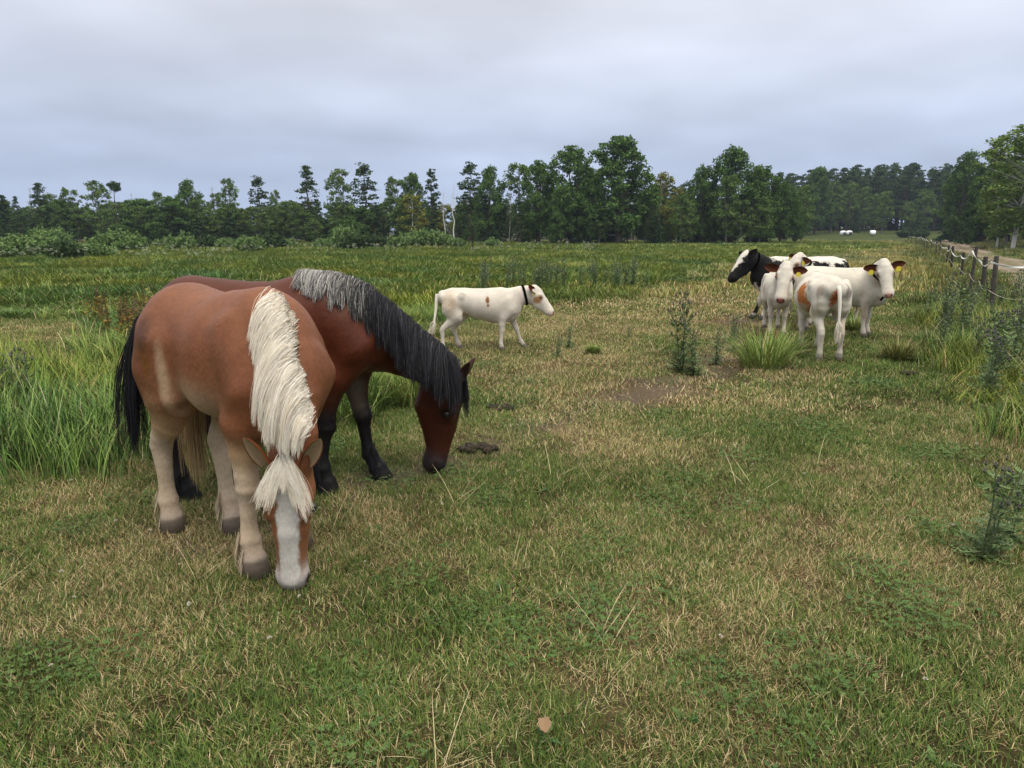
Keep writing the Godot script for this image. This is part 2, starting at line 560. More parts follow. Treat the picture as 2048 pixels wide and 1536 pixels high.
# ---------------------------------------------------------------- animals: tapered bones joined with a smooth minimum, meshed as surface nets
class Body:
	# one entry for each bone
	var a := PackedVector3Array()
	var d := PackedVector3Array()
	var u := PackedVector3Array()
	var v := PackedVector3Array()
	var l := PackedFloat32Array()
	var ua := PackedFloat32Array()
	var ub := PackedFloat32Array()
	var va := PackedFloat32Array()
	var vb := PackedFloat32Array()
	var cap := PackedFloat32Array()
	var k := PackedFloat32Array()
	var grp := PackedInt32Array()
	var ca := PackedColorArray()
	var cb := PackedColorArray()
	var mid := PackedVector3Array()
	var reach := PackedFloat32Array()
	var groups := 0
	var grain := 1.0
	var spots: Array = []   # [centre, radii, colour, softness, raggedness]
	var nz: FastNoiseLite
	# points: [position, vertical radius, side radius, colour]; kk: how softly the chain joins the rest, c: how round its ends are
	func chain(pts: Array, kk: float, side: Vector3, c := 1.0) -> void:
		for i in pts.size() - 1:
			var p: Vector3 = pts[i][0]
			var e: Vector3 = pts[i + 1][0]
			var ln := maxf(p.distance_to(e), 0.001)
			var dd := (e - p) / ln
			var vv := dd.cross(side).normalized()
			a.append(p)
			l.append(ln)
			d.append(dd)
			v.append(vv)
			u.append(vv.cross(dd).normalized())
			va.append(pts[i][1])
			vb.append(pts[i + 1][1])
			ua.append(pts[i][2])
			ub.append(pts[i + 1][2])
			ca.append(pts[i][3])
			cb.append(pts[i + 1][3])
			cap.append(c)
			k.append(kk)
			grp.append(groups)
			mid.append((p + e) * 0.5)
			reach.append(ln * 0.5 + maxf(maxf(pts[i][1], pts[i + 1][1]), maxf(pts[i][2], pts[i + 1][2])))
		groups += 1
	func dist(i: int, p: Vector3) -> float:
		var q := p - a[i]
		var t := q.dot(d[i])
		var tc := clampf(t / l[i], 0.0, 1.0)
		var ru := lerpf(ua[i], ub[i], tc)
		var rv := lerpf(va[i], vb[i], tc)
		var rw := minf(ru, rv) * cap[i]
		var n := Vector3(q.dot(u[i]) / ru, q.dot(v[i]) / rv, (t - tc * l[i]) / rw)
		var k0 := n.length()
		return k0 * (k0 - 1.0) / maxf((n / Vector3(ru, rv, rw)).length(), 0.0001)
	func near(p: Vector3, r: float) -> PackedInt32Array:
		var out := PackedInt32Array()
		var best := 1e9
		for i in a.size():
			best = minf(best, dist(i, p))
		for i in a.size():
			if p.distance_to(mid[i]) - reach[i] < best + r * 2.0 + 0.12:
				out.append(i)
		return out
	func sdf(p: Vector3, list: PackedInt32Array) -> float:
		var e := 1e9
		var g := -1
		var gd := 1e9
		var gk := 0.01
		for i in list:
			var q := p - a[i]
			var t := q.dot(d[i])
			var tc := clampf(t / l[i], 0.0, 1.0)
			var ru := lerpf(ua[i], ub[i], tc)
			var rv := lerpf(va[i], vb[i], tc)
			var rw := minf(ru, rv) * cap[i]
			var n := Vector3(q.dot(u[i]) / ru, q.dot(v[i]) / rv, (t - tc * l[i]) / rw)
			var k0 := n.length()
			var x := k0 * (k0 - 1.0) / maxf((n / Vector3(ru, rv, rw)).length(), 0.0001)
			if grp[i] != g:
				if g >= 0:
					var h := gk - absf(e - gd)
					e = minf(e, gd)
					if h > 0.0:
						e -= h * h / (4.0 * gk)
				g = grp[i]
				gd = x
				gk = k[i]
			else:
				var h := 0.012 - absf(gd - x)
				gd = minf(gd, x)
				if h > 0.0:
					gd -= h * h / 0.048
		var hh := gk - absf(e - gd)
		e = minf(e, gd)
		if hh > 0.0:
			e -= hh * hh / (4.0 * gk)
		return maxf(e, -p.y - 0.012)
	func grad(p: Vector3, list: PackedInt32Array) -> Vector3:
		var e := 0.004
		var f := sdf(p, list)
		return Vector3(sdf(p + Vector3(e, 0, 0), list) - f, sdf(p + Vector3(0, e, 0), list) - f, sdf(p + Vector3(0, 0, e), list) - f).normalized()
	func colour(p: Vector3, list: PackedInt32Array) -> Color:
		var r := 0.0
		var g := 0.0
		var bl := 0.0
		var ws := 0.0
		for i in list:
			var w := exp(-maxf(dist(i, p), -0.02) * 45.0)
			var c := ca[i].lerp(cb[i], clampf((p - a[i]).dot(d[i]) / l[i], 0.0, 1.0))
			r += c.r * w
			g += c.g * w
			bl += c.b * w
			ws += w
		var col := Color(r / ws, g / ws, bl / ws)
		for s in spots:
			var q: Vector3 = (p - s[0]) / s[1]
			if q.length_squared() > 6.0:
				continue
			var m: float = q.length() + nz.get_noise_3dv(p) * s[4] + nz.get_noise_3dv(p * 5.0) * s[4] * 0.5
			var f: float = 1.0 - smoothstep(1.0 - s[3], 1.0 + s[3], m)
			if f > 0.0:
				col = col.lerp(s[2], f)
		var gr := 1.0 + grain * (0.16 * nz.get_noise_3dv(p * Vector3(9, 22, 9)) + 0.14 * nz.get_noise_3dv(p * 0.6) + 0.10 * nz.get_noise_3dv(p * 2.0))
		return Color(col.r * gr, col.g * gr, col.b * gr)
	func build(cell: float, out: Tris) -> void:
		var lo := Vector3(1e9, 1e9, 1e9)
		var hi := -lo
		for i in a.size():
			var e := a[i] + d[i] * l[i]
			var r := maxf(maxf(va[i], vb[i]), maxf(ua[i], ub[i])) + 0.03
			lo = lo.min(a[i].min(e) - Vector3(r, r, r))
			hi = hi.max(a[i].max(e) + Vector3(r, r, r))
		lo.y = maxf(lo.y, -0.05)
		var n := 4
		var bs := cell * n
		var nb := Vector3i(((hi - lo) / bs).ceil()) + Vector3i.ONE
		var sx := nb.x * n + 1
		var sy := nb.y * n + 1
		var sz := nb.z * n + 1
		var val := PackedFloat32Array()
		val.resize(sx * sy * sz)
		val.fill(9.0)
		var idx := PackedInt32Array()
		idx.resize(sx * sy * sz)
		idx.fill(-1)
		var half := bs * 0.5
		var rad := half * 1.7321
		var blocks: Array = []
		for bz in nb.z:
			for by in nb.y:
				for bx in nb.x:
					var c := lo + Vector3(bx, by, bz) * bs + Vector3(half, half, half)
					var best := 1e9
					for i in a.size():
						var far_off := c.distance_to(mid[i]) - reach[i]
						if far_off < best:
							best = minf(best, dist(i, c))
					if best > rad * 1.3 + 0.03:
						continue
					var list := PackedInt32Array()
					for i in a.size():
						if c.distance_to(mid[i]) - reach[i] < best + rad * 2.0 + 0.12:
							list.append(i)
					var dd := sdf(c, list)
					if dd > rad * 1.3 or dd < -rad * 1.7:
						continue
					blocks.append([bx * n, by * n, bz * n, list])
					for z in n + 1:
						for y in n + 1:
							var o := ((bz * n + z) * sy + by * n + y) * sx + bx * n
							for x in n + 1:
								if val[o + x] > 8.0:
									val[o + x] = sdf(lo + Vector3(bx * n + x, by * n + y, bz * n + z) * cell, list)
		var pl := sx * sy
		var offs := PackedInt32Array([0, 1, sx, sx + 1, pl, pl + 1, pl + sx, pl + sx + 1])
		var cor: Array[Vector3] = []
		for c8 in 8:
			cor.append(Vector3(c8 & 1, (c8 >> 1) & 1, c8 >> 2))
		var edges := [[0, 1], [2, 3], [4, 5], [6, 7], [0, 2], [1, 3], [4, 6], [5, 7], [0, 4], [1, 5], [2, 6], [3, 7]]
		var base := out.v.size()
		var f := PackedFloat32Array()
		f.resize(8)
		for bl in blocks:
			var list: PackedInt32Array = bl[3]
			for z in n:
				for y in n:
					for x in n:
						var o: int = ((bl[2] + z) * sy + bl[1] + y) * sx + bl[0] + x
						var m := 0
						for c8 in 8:
							f[c8] = val[o + offs[c8]]
							if f[c8] < 0.0:
								m |= 1 << c8
						if m == 0 or m == 255:
							continue
						var s := Vector3.ZERO
						var cnt := 0
						for e in edges:
							var fa := f[e[0]]
							var fb := f[e[1]]
							if (fa < 0.0) != (fb < 0.0):
								s += cor[e[0]].lerp(cor[e[1]], fa / (fa - fb))
								cnt += 1
						var p := lo + (Vector3(bl[0] + x, bl[1] + y, bl[2] + z) + s / cnt) * cell
						idx[o] = out.v.size()
						out.v.append(p)
						out.n.append(Vector3.ZERO)
						out.c.append(colour(p, list))
		for bl in blocks:
			for z in n:
				for y in n:
					for x in n:
						var o: int = ((bl[2] + z) * sy + bl[1] + y) * sx + bl[0] + x
						if idx[o] < 0:
							continue
						var ins := val[o] < 0.0
						if o - pl - sx < 0 or o - sx - 1 < 0:
							continue
						if (val[o + 1] < 0.0) != ins:
							face(out, idx[o], idx[o - sx], idx[o - sx - pl], idx[o - pl], ins)
						if (val[o + sx] < 0.0) != ins:
							face(out, idx[o], idx[o - pl], idx[o - 1 - pl], idx[o - 1], ins)
						if (val[o + pl] < 0.0) != ins:
							face(out, idx[o], idx[o - 1], idx[o - 1 - sx], idx[o - sx], ins)
		for q in range(base, out.v.size()):
			out.n[q] = out.n[q].normalized()
	func face(out: Tris, q0: int, q1: int, q2: int, q3: int, ins: bool) -> void:
		if q0 < 0 or q1 < 0 or q2 < 0 or q3 < 0:
			return
		var nn := (out.v[q2] - out.v[q0]).cross(out.v[q3] - out.v[q1])
		if not ins:
			nn = -nn
		# front faces run clockwise
		if ins:
			out.i.append_array(PackedInt32Array([q0, q2, q1, q0, q3, q2]))
		else:
			out.i.append_array(PackedInt32Array([q0, q1, q2, q0, q2, q3]))
		out.n[q0] += nn
		out.n[q1] += nn
		out.n[q2] += nn
		out.n[q3] += nn

# an ear: a hollow leaf with a thick rim; base, tip direction, the way its opening looks
func ear_shape(out: Tris, base: Vector3, tip: Vector3, open: Vector3, width: float, oc: Color, ic: Color) -> void:
	var d := tip - base
	var l := d.length()
	d /= l
	var s := d.cross(open).normalized()
	var o := s.cross(d).normalized()
	var rows := 9
	var cols := 7
	for layer in 2:
		var st := out.v.size()
		for r in rows:
			var t := float(r) / (rows - 1)
			var w := width * (0.62 + 0.38 * sin(t * 2.6)) * sqrt(maxf(1.0 - pow(t, 2.6), 0.0)) + 0.002
			for c in cols:
				var a := (float(c) / (cols - 1) - 0.5) * 3.4 * (1.0 - 0.35 * t)
				var off := s * sin(a) * w * 0.62 - o * (cos(a) - 0.3) * w * 0.62
				if layer == 1:
					off *= 0.86
				out.v.append(base + d * (l * t) + off - o * t * t * l * 0.06)
				out.n.append((s * sin(a) - o * cos(a)) * (1.0 if layer == 0 else -1.0))
				out.c.append(oc if layer == 0 else ic)
		for r in rows - 1:
			for c in cols - 1:
				var q := st + r * cols + c
				if layer == 0:
					out.i.append_array(PackedInt32Array([q, q + 1, q + cols + 1, q, q + cols + 1, q + cols]))
				else:
					out.i.append_array(PackedInt32Array([q, q + cols + 1, q + 1, q, q + cols, q + cols + 1]))

func ball(out: Tris, at: Vector3, r: Vector3, col: Color, rings := 8, segs := 12) -> void:
	var s := out.v.size()
	for y in rings + 1:
		var a := PI * y / rings
		for x in segs:
			var b := TAU * x / segs
			var n := Vector3(sin(a) * cos(b), cos(a), sin(a) * sin(b))
			out.v.append(at + n * r)
			out.n.append(n)
			out.c.append(col)
	for y in rings:
		for x in segs:
			var a := s + y * segs + x
			var b := s + y * segs + (x + 1) % segs
			out.i.append_array(PackedInt32Array([a, b + segs, b, a, a + segs, b + segs]))

# a strand of hair as a thin ribbon
func strand(out: Tris, p: PackedVector3Array, w: float, c0: Color, c1: Color, face_to: Vector3) -> void:
	var s := out.v.size()
	var n := p.size()
	for k in n:
		var t := float(k) / (n - 1)
		var d := (p[mini(k + 1, n - 1)] - p[maxi(k - 1, 0)]).normalized()
		var side := d.cross(face_to).normalized()
		var nn := side.cross(d).normalized()
		var ww := w * (1.0 - 0.7 * t * t)
		var c := c0.lerp(c1, t)
		out.v.append(p[k] - side * ww)
		out.v.append(p[k] + side * ww)
		out.n.append(nn)
		out.n.append(nn)
		out.c.append(c)
		out.c.append(c)
	for k in n - 1:
		var q := s + k * 2
		out.i.append_array(PackedInt32Array([q, q + 3, q + 1, q, q + 2, q + 3]))

# many strands round one guide line: spread at the root, drawn together towards the tip
func lock_of_hair(out: Tris, g: RandomNumberGenerator, guide: PackedVector3Array, along_: Vector3, across: Vector3, spread_a: float, spread_b: float, count: int, w: float, tone: Callable, face_to: Vector3, gather := 0.65) -> void:
	var n := guide.size()
	for k in count:
		var oa := along_ * g.randfn(0, spread_a) + across * g.randfn(0, spread_b)
		var wave := g.randf() * TAU
		var amp := g.randf_range(0.001, 0.006)
		var cut_ := g.randf_range(0.62, 1.0)
		var stray := 1.6 if g.randf() < 0.08 else 1.0
		var p := PackedVector3Array()
		for j in n:
			var f := float(j) / (n - 1) * cut_
			var fi := f * (n - 1)
			var i0 := mini(int(fi), n - 2)
			var q := guide[i0].lerp(guide[i0 + 1], fi - i0)
			var keep := 1.0 - gather * smoothstep(0.1, 0.9, f)
			q += oa * keep * stray + along_ * amp * stray * sin(wave + f * 7.0) + across * amp * cos(wave + f * 5.0)
			q.y = maxf(q.y, 0.012)
			p.append(q)
		var cc: Array = tone.call(g)
		strand(out, p, w * g.randf_range(0.7, 1.3), cc[0], cc[1], face_to)

# hair that grows at root, starts along dir, is pulled down and rests on the body
func drape(body: Body, list: PackedInt32Array, root: Vector3, dir: Vector3, length: float, steps: int, sag: float, off: float) -> PackedVector3Array:
	var p := PackedVector3Array()
	p.append(root)
	var q := root
	var d := dir.normalized()
	var st := length / steps
	for k in steps:
		d = (d + Vector3(0, -sag, 0)).normalized()
		q += d * st
		var e := body.sdf(q, list)
		if e < off:
			var g := body.grad(q, list)
			q += g * (off - e)
			d = (d - g * minf(d.dot(g), 0.0)).normalized()
		q.y = maxf(q.y, 0.015)
		p.append(q)
	return p

class Animal:
	var node: Node3D
	var body: Body
	var head: Transform3D      # x: poll to muzzle, y: out of the forehead, z: the animal's right
	var skin := Tris.new()
	var eyes := Tris.new()
	var hl: float

func to_local_of(at: Vector3, turn: float, p: Vector3) -> Vector3:
	return Basis(Vector3.UP, turn).inverse() * (p - at)

# joints of one leg, each [x, y, radius fore-aft, radius across, colour]; moved so that the hoof stands at hoof
func leg(b: Body, joints: Array, s: float, hoof: Vector3, side: float, k: float, cut: int) -> void:
	var last: Array = joints[joints.size() - 1]
	var top: float = joints[0][1] * s
	var dx: float = hoof.x - last[0] * s
	var dz: float = hoof.z - side * last[5] * s
	var pts := []
	for ji in joints.size():
		var j: Array = joints[ji]
		var slim := 1.0 if ji < cut - 1 else 0.84
		var w: float = clampf(1.0 - j[1] * s / top, 0.0, 1.0)
		w = pow(w, 0.85)
		pts.append([Vector3(j[0] * s + dx * w, j[1] * s, side * j[5] * s + dz * w), j[2] * s * slim, j[3] * s * slim, j[4]])
	b.chain(pts.slice(0, cut + 1), k, Vector3(0, 0, 1), 1.0)
	b.chain(pts.slice(cut), 0.02, Vector3(0, 0, 1), 0.45)

func head_frame(poll: Vector3, muzzle: Vector3, face: Vector3) -> Transform3D:
	var x := (muzzle - poll).normalized()
	var y := (face - x * face.dot(x)).normalized()
	var z := x.cross(y)
	return Transform3D(Basis(x, y, z), poll)

func head_chain(an: Animal, pts: Array, scale: float, k: float, z := 0.0) -> void:
	var out := []
	for p in pts:
		out.append([an.head * (Vector3(p[0], p[1], z if p.size() < 6 else z * p[5]) * scale), p[2] * scale, p[3] * scale, p[4]])
	an.body.chain(out, k, an.head.basis.z)

func new_animal(called: String, at: Vector3, turn_deg: float, poll: Vector3, muzzle: Vector3, face: Vector3) -> Animal:
	var an := Animal.new()
	an.node = thing(called, at, deg_to_rad(turn_deg))
	an.body = Body.new()
	an.body.nz = FastNoiseLite.new()
	an.body.nz.seed = 5
	an.body.nz.frequency = 6.0
	an.body.nz.fractal_octaves = 2
	var t := deg_to_rad(turn_deg)
	an.head = head_frame(to_local_of(at, t, poll), to_local_of(at, t, muzzle), Basis(Vector3.UP, t).inverse() * face)
	return an

# the colours: body, flank (lower torso), leg, foot (hoof), face, muzzle
func make_horse(an: Animal, s: float, stretch: float, rear: float, hooves: Array, neck: Array, pal: Dictionary, head_scale: float) -> void:
	var b := an.body
	var at := an.node.position
	var t := an.node.rotation.y
	var c: Color = pal.body
	var torso := []
	for p in [[-0.67, 1.07, 0.15, 0.14], [-0.50, 1.135, 0.275, 0.255], [-0.22, 1.11, 0.265, 0.25], [0.05, 1.08, 0.29, 0.275], [0.28, 1.08, 0.30, 0.25], [0.46, 1.04, 0.285, 0.22], [0.58, 1.0, 0.21, 0.19]]:
		torso.append([Vector3(p[0] * (stretch if p[0] > 0.0 else rear), p[1], 0) * s, p[2] * s, p[3] * s, c])
	b.chain(torso, 0.10 * s, Vector3(0, 0, 1))
	b.chain([[Vector3(0.12 * stretch, 1.30, 0) * s, 0.06, 0.08, c], [Vector3(0.36 * stretch, 1.305, 0) * s, 0.09, 0.08, c], [Vector3(0.5 * stretch, 1.22, 0) * s, 0.1, 0.1, c]], 0.10, Vector3(0, 0, 1))
	# belly
	b.chain([[Vector3(-0.2 * stretch, 0.95, 0) * s, 0.145, 0.195, pal.belly], [Vector3(0.02 * stretch, 0.91, 0) * s, 0.165, 0.245, pal.belly], [Vector3(0.25 * stretch, 0.92, 0) * s, 0.155, 0.21, pal.belly]], 0.12 * s, Vector3(0, 0, 1))
	var fore := [[0.42, 1.10, 0.16, 0.09, c, 0.14], [0.50, 0.94, 0.14, 0.10, c, 0.155], [0.40, 0.78, 0.125, 0.10, c, 0.165], [0.385, 0.64, 0.095, 0.082, pal.arm, 0.16], [0.385, 0.52, 0.070, 0.064, pal.leg, 0.155], [0.394, 0.445, 0.076, 0.072, pal.leg, 0.15], [0.385, 0.385, 0.054, 0.052, pal.leg, 0.15], [0.381, 0.25, 0.046, 0.045, pal.leg, 0.15], [0.386, 0.175, 0.066, 0.063, pal.leg, 0.15], [0.405, 0.125, 0.056, 0.057, pal.leg, 0.15], [0.42, 0.088, 0.069, 0.068, pal.foot, 0.15], [0.422, 0.078, 0.072, 0.071, pal.hoof, 0.15], [0.445, -0.01, 0.090, 0.086, pal.hoof, 0.15]]
	var hind := [[-0.46, 1.12, 0.22, 0.15, c, 0.13], [-0.50, 0.96, 0.225, 0.145, c, 0.15], [-0.42, 0.82, 0.18, 0.12, pal.thigh, 0.165], [-0.50, 0.67, 0.12, 0.09, pal.arm, 0.16], [-0.60, 0.57, 0.078, 0.066, pal.leg, 0.155], [-0.645, 0.51, 0.084, 0.066, pal.leg, 0.15], [-0.62, 0.41, 0.061, 0.053, pal.leg, 0.15], [-0.60, 0.27, 0.050, 0.047, pal.leg, 0.15], [-0.59, 0.18, 0.069, 0.064, pal.leg, 0.15], [-0.565, 0.125, 0.058, 0.06, pal.leg, 0.15], [-0.548, 0.088, 0.07, 0.069, pal.foot, 0.15], [-0.546, 0.078, 0.073, 0.072, pal.hoof, 0.15], [-0.525, -0.01, 0.091, 0.087, pal.hoof, 0.15]]
	for j in fore:
		j[0] *= stretch
	for j in hind:
		j[0] *= rear
	for k in 4:
		var hoof := to_local_of(at, t, hooves[k])
		leg(b, fore if k < 2 else hind, s, hoof, 1.0 if k % 2 == 0 else -1.0, 0.05, 4)
	# shoulder blade and stifle muscles
	for side in [-1.0, 1.0]:
		b.chain([[Vector3(0.30 * stretch, 1.22, side * 0.165) * s, 0.09, 0.065, c], [Vector3(0.50 * stretch, 0.96, side * 0.205) * s, 0.115, 0.075, c]], 0.055, Vector3(0, 0, 1))
		b.chain([[Vector3(-0.38 * rear, 1.12, side * 0.215) * s, 0.12, 0.075, c], [Vector3(-0.34 * rear, 0.84, side * 0.215) * s, 0.09, 0.06, c]], 0.06, Vector3(0, 0, 1))
	b.chain(neck, 0.09, Vector3(0, 0, 1))
	var f: Color = pal.face
	head_chain(an, [[-0.01, -0.03, 0.105, 0.082, c], [0.13, -0.02, 0.108, 0.106, f], [0.30, -0.015, 0.088, 0.078, f], [0.43, -0.022, 0.073, 0.064, f], [0.53, -0.03, 0.073, 0.070, pal.nose], [0.565, -0.042, 0.056, 0.062, pal.nose]], head_scale, 0.04)
	head_chain(an, [[0.05, -0.10, 0.09, 0.072, c], [0.19, -0.118, 0.09, 0.078, c], [0.38, -0.07, 0.05, 0.05, f]], head_scale, 0.05)
	head_chain(an, [[0.48, -0.065, 0.035, 0.045, pal.nose], [0.55, -0.08, 0.034, 0.045, pal.nose]], head_scale, 0.02)
	for side in [-1.0, 1.0]:
		head_chain(an, [[0.15, 0.045, 0.028, 0.022, f, 1.0], [0.22, 0.035, 0.028, 0.02, f, 1.0]], head_scale, 0.04, side * 0.078)
		# nostril rim
		head_chain(an, [[0.515, -0.008, 0.024, 0.016, pal.nose, 1.0], [0.55, -0.03, 0.026, 0.016, pal.nose, 1.0]], head_scale, 0.02, side * 0.052)
		b.spots.append([an.head * (Vector3(0.542, -0.012, side * 0.066) * head_scale), Vector3(0.02, 0.028, 0.02) * head_scale, Color(0.03, 0.02, 0.02), 0.35, 0.0])
		ball(an.eyes, an.head * (Vector3(0.195, 0.018, side * 0.099) * head_scale), Vector3(0.021, 0.021, 0.021) * head_scale, Color(0.012, 0.008, 0.006))
		b.spots.append([an.head * (Vector3(0.195, 0.018, side * 0.098) * head_scale), Vector3(0.04, 0.03, 0.04) * head_scale, pal.eye, 0.4, 0.0])

func make_cow(an: Animal, s: float, stretch: float, hooves: Array, pal: Dictionary, head_scale: float, thick := 1.0, deep := 1.0, blunt := 1.0, bull := 1.12) -> Array:
	var b := an.body
	var at := an.node.position
	var t := an.node.rotation.y
	var c: Color = pal.body
	var torso := []
	for p in [[-0.64, 0.84, 0.10, 0.12], [-0.50, 0.80, 0.175, 0.185], [-0.30, 0.79, 0.19, 0.205], [-0.08, 0.735, 0.235, 0.245], [0.14, 0.71, 0.26, 0.245], [0.34, 0.715, 0.255, 0.185], [0.50, 0.67, 0.19, 0.14]]:
		torso.append([Vector3(p[0] * stretch, p[1] - (deep - 1.0) * p[2], 0) * s, p[2] * s * deep, p[3] * s * thick, c])
	b.chain(torso, 0.08 * s, Vector3(0, 0, 1))
	# spine and hook bones
	b.chain([[Vector3(-0.66 * stretch, 0.91, 0) * s, 0.035 * s, 0.04 * s, c], [Vector3(-0.5 * stretch, 0.95, 0) * s, 0.035 * s, 0.05 * s, c], [Vector3(0.0, 0.93, 0) * s, 0.035 * s, 0.06 * s, c], [Vector3(0.3 * stretch, 0.955, 0) * s, 0.04 * s, 0.06 * s, c]], 0.07 * s, Vector3(0, 0, 1))
	var fore := [[0.37, 0.78, 0.12, 0.065, c, 0.11], [0.45, 0.66, 0.11, 0.07, c, 0.115], [0.35, 0.53, 0.085, 0.07, c, 0.115], [0.34, 0.42, 0.06, 0.052, pal.leg, 0.11], [0.35, 0.315, 0.05, 0.047, pal.leg, 0.105], [0.345, 0.26, 0.036, 0.035, pal.leg, 0.105], [0.345, 0.16, 0.033, 0.032, pal.leg, 0.105], [0.35, 0.105, 0.042, 0.041, pal.leg, 0.105], [0.36, 0.075, 0.04, 0.041, pal.leg, 0.105], [0.364, 0.058, 0.045, 0.046, pal.hoof, 0.105], [0.38, -0.01, 0.058, 0.054, pal.hoof, 0.105]]
	var hind := [[-0.48, 0.80, 0.15, 0.11, c, 0.10], [-0.50, 0.68, 0.15, 0.10, c, 0.115], [-0.40, 0.56, 0.125, 0.085, c, 0.125], [-0.47, 0.46, 0.085, 0.06, c, 0.12], [-0.57, 0.37, 0.054, 0.042, pal.leg, 0.11], [-0.585, 0.33, 0.05, 0.042, pal.leg, 0.11], [-0.57, 0.27, 0.04, 0.036, pal.leg, 0.11], [-0.55, 0.16, 0.035, 0.034, pal.leg, 0.11], [-0.545, 0.105, 0.044, 0.043, pal.leg, 0.11], [-0.53, 0.075, 0.041, 0.042, pal.leg, 0.11], [-0.527, 0.058, 0.046, 0.047, pal.hoof, 0.11], [-0.51, -0.01, 0.059, 0.055, pal.hoof, 0.11]]
	for j in fore:
		j[0] *= stretch
	for j in hind:
		j[0] *= stretch
	for k in 4:
		var d: Array = fore if k < 2 else hind
		var last: Array = d[d.size() - 1]
		var side := 1.0 if k % 2 == 0 else -1.0
		var hoof: Vector3 = Vector3(last[0], 0, last[5] * side) * s
		if hooves[k] != null:
			hoof = to_local_of(at, t, hooves[k])
		leg(b, d, s, hoof, side, 0.05 * s, 3 if k < 2 else 4)
	for side in [-1.0, 1.0]:
		b.chain([[Vector3(-0.34 * stretch, 0.92, side * 0.175 * thick) * s, 0.035 * s, 0.03 * s, c], [Vector3(-0.36 * stretch, 0.87, side * 0.188 * thick) * s, 0.04 * s, 0.03 * s, c]], 0.06 * s, Vector3(0, 0, 1))
		b.chain([[Vector3(-0.66 * stretch, 0.86, side * 0.075) * s, 0.035 * s, 0.03 * s, c], [Vector3(-0.62 * stretch, 0.80, side * 0.09) * s, 0.04 * s, 0.03 * s, c]], 0.05 * s, Vector3(0, 0, 1))
	# neck from the withers to the poll
	var poll: Vector3 = an.head.origin
	var n0 := Vector3(0.40 * stretch, 0.78, 0) * s
	var back := an.head * (Vector3(0.02, -0.06, 0) * head_scale)
	var neck := []
	for k in 5:
		var f := k / 4.0
		var p := n0.lerp(back, f) + Vector3(0, 0.035 * s * sin(f * PI), 0)
		neck.append([p, lerpf(0.20, 0.122 * bull, sqrt(f)) * s, lerpf(0.13, 0.088 * bull, sqrt(f)) * s, c])
	b.chain(neck, 0.06 * s, Vector3(0, 0, 1))
	# brisket
	b.chain([[Vector3(0.2 * stretch, 0.5, 0) * s, 0.06 * s, 0.09 * s, c], [Vector3(0.45 * stretch, 0.53, 0) * s, 0.07 * s, 0.07 * s, c], [Vector3(0.54 * stretch, 0.66, 0) * s, 0.06 * s, 0.05 * s, c]], 0.08 * s, Vector3(0, 0, 1))
	var f: Color = pal.face
	head_chain(an, [[-0.01, -0.025, 0.08, 0.088, f], [0.09, -0.02, 0.10, 0.106, f], [0.22, -0.022, 0.084, 0.078, f], [0.34, -0.03, 0.070 * blunt, 0.070, f], [0.40, -0.035, 0.066 * blunt, 0.080, pal.muzzle], [0.425, -0.035, 0.056 * blunt, 0.070, pal.muzzle]], head_scale, 0.03)
	head_chain(an, [[0.05, -0.115, 0.095, 0.066, f], [0.19, -0.115, 0.075, 0.06, f], [0.33, -0.082, 0.045, 0.055, f], [0.40, -0.075, 0.034, 0.055, pal.muzzle]], head_scale, 0.04)
	head_chain(an, [[-0.055, 0.03, 0.045, 0.055, f], [0.03, 0.05, 0.04, 0.058, f]], head_scale, 0.04)
	b.spots.append([an.head * (Vector3(0.46, -0.012, 0.0) * head_scale), Vector3(0.040, 0.045, 0.055) * head_scale, pal.nose, 0.25, 0.1])
	for side in [-1.0, 1.0]:
		head_chain(an, [[0.10, 0.035, 0.022, 0.02, f, 1.0], [0.15, 0.025, 0.022, 0.018, f, 1.0]], head_scale, 0.03, side * 0.082)
		b.spots.append([an.head * (Vector3(0.45, 0.0, side * 0.036) * head_scale), Vector3(0.016, 0.018, 0.014) * head_scale, Color(0.03, 0.015, 0.012), 0.3, 0.0])
		b.spots.append([an.head * (Vector3(0.135, 0.015, side * 0.104) * head_scale), Vector3(0.045, 0.04, 0.04) * head_scale, pal.eye, 0.35, 0.1])
		ball(an.eyes, an.head * (Vector3(0.135, 0.012, side * 0.097) * head_scale), Vector3(0.02, 0.02, 0.02) * head_scale, Color(0.01, 0.008, 0.007))
		# ears, level with the eyes, pointing out and a little back
		var eb: Vector3 = an.head * (Vector3(0.015, 0.0, side * 0.085) * head_scale)
		var ed: Vector3 = an.head.basis * Vector3(-0.015 + pal.get("ear_back", 0.0), -0.005, side * (0.185 + pal.get("ear_back", 0.0) * 0.7))
		ear_shape(an.skin, eb, eb + (ed + Vector3(0, pal.ear_lift, 0)) * head_scale, an.head.basis * Vector3(0.55, 0.8, side * 0.15), 0.10 * head_scale, pal.ear, pal.ear_in)
	return neck

func finish_animal(an: Animal, mat: Material, eye_mat: Material) -> void:
	var m := an.skin.mesh(null, mat)
	an.eyes.mesh(m, eye_mat)
	put(m, "body", an.node)

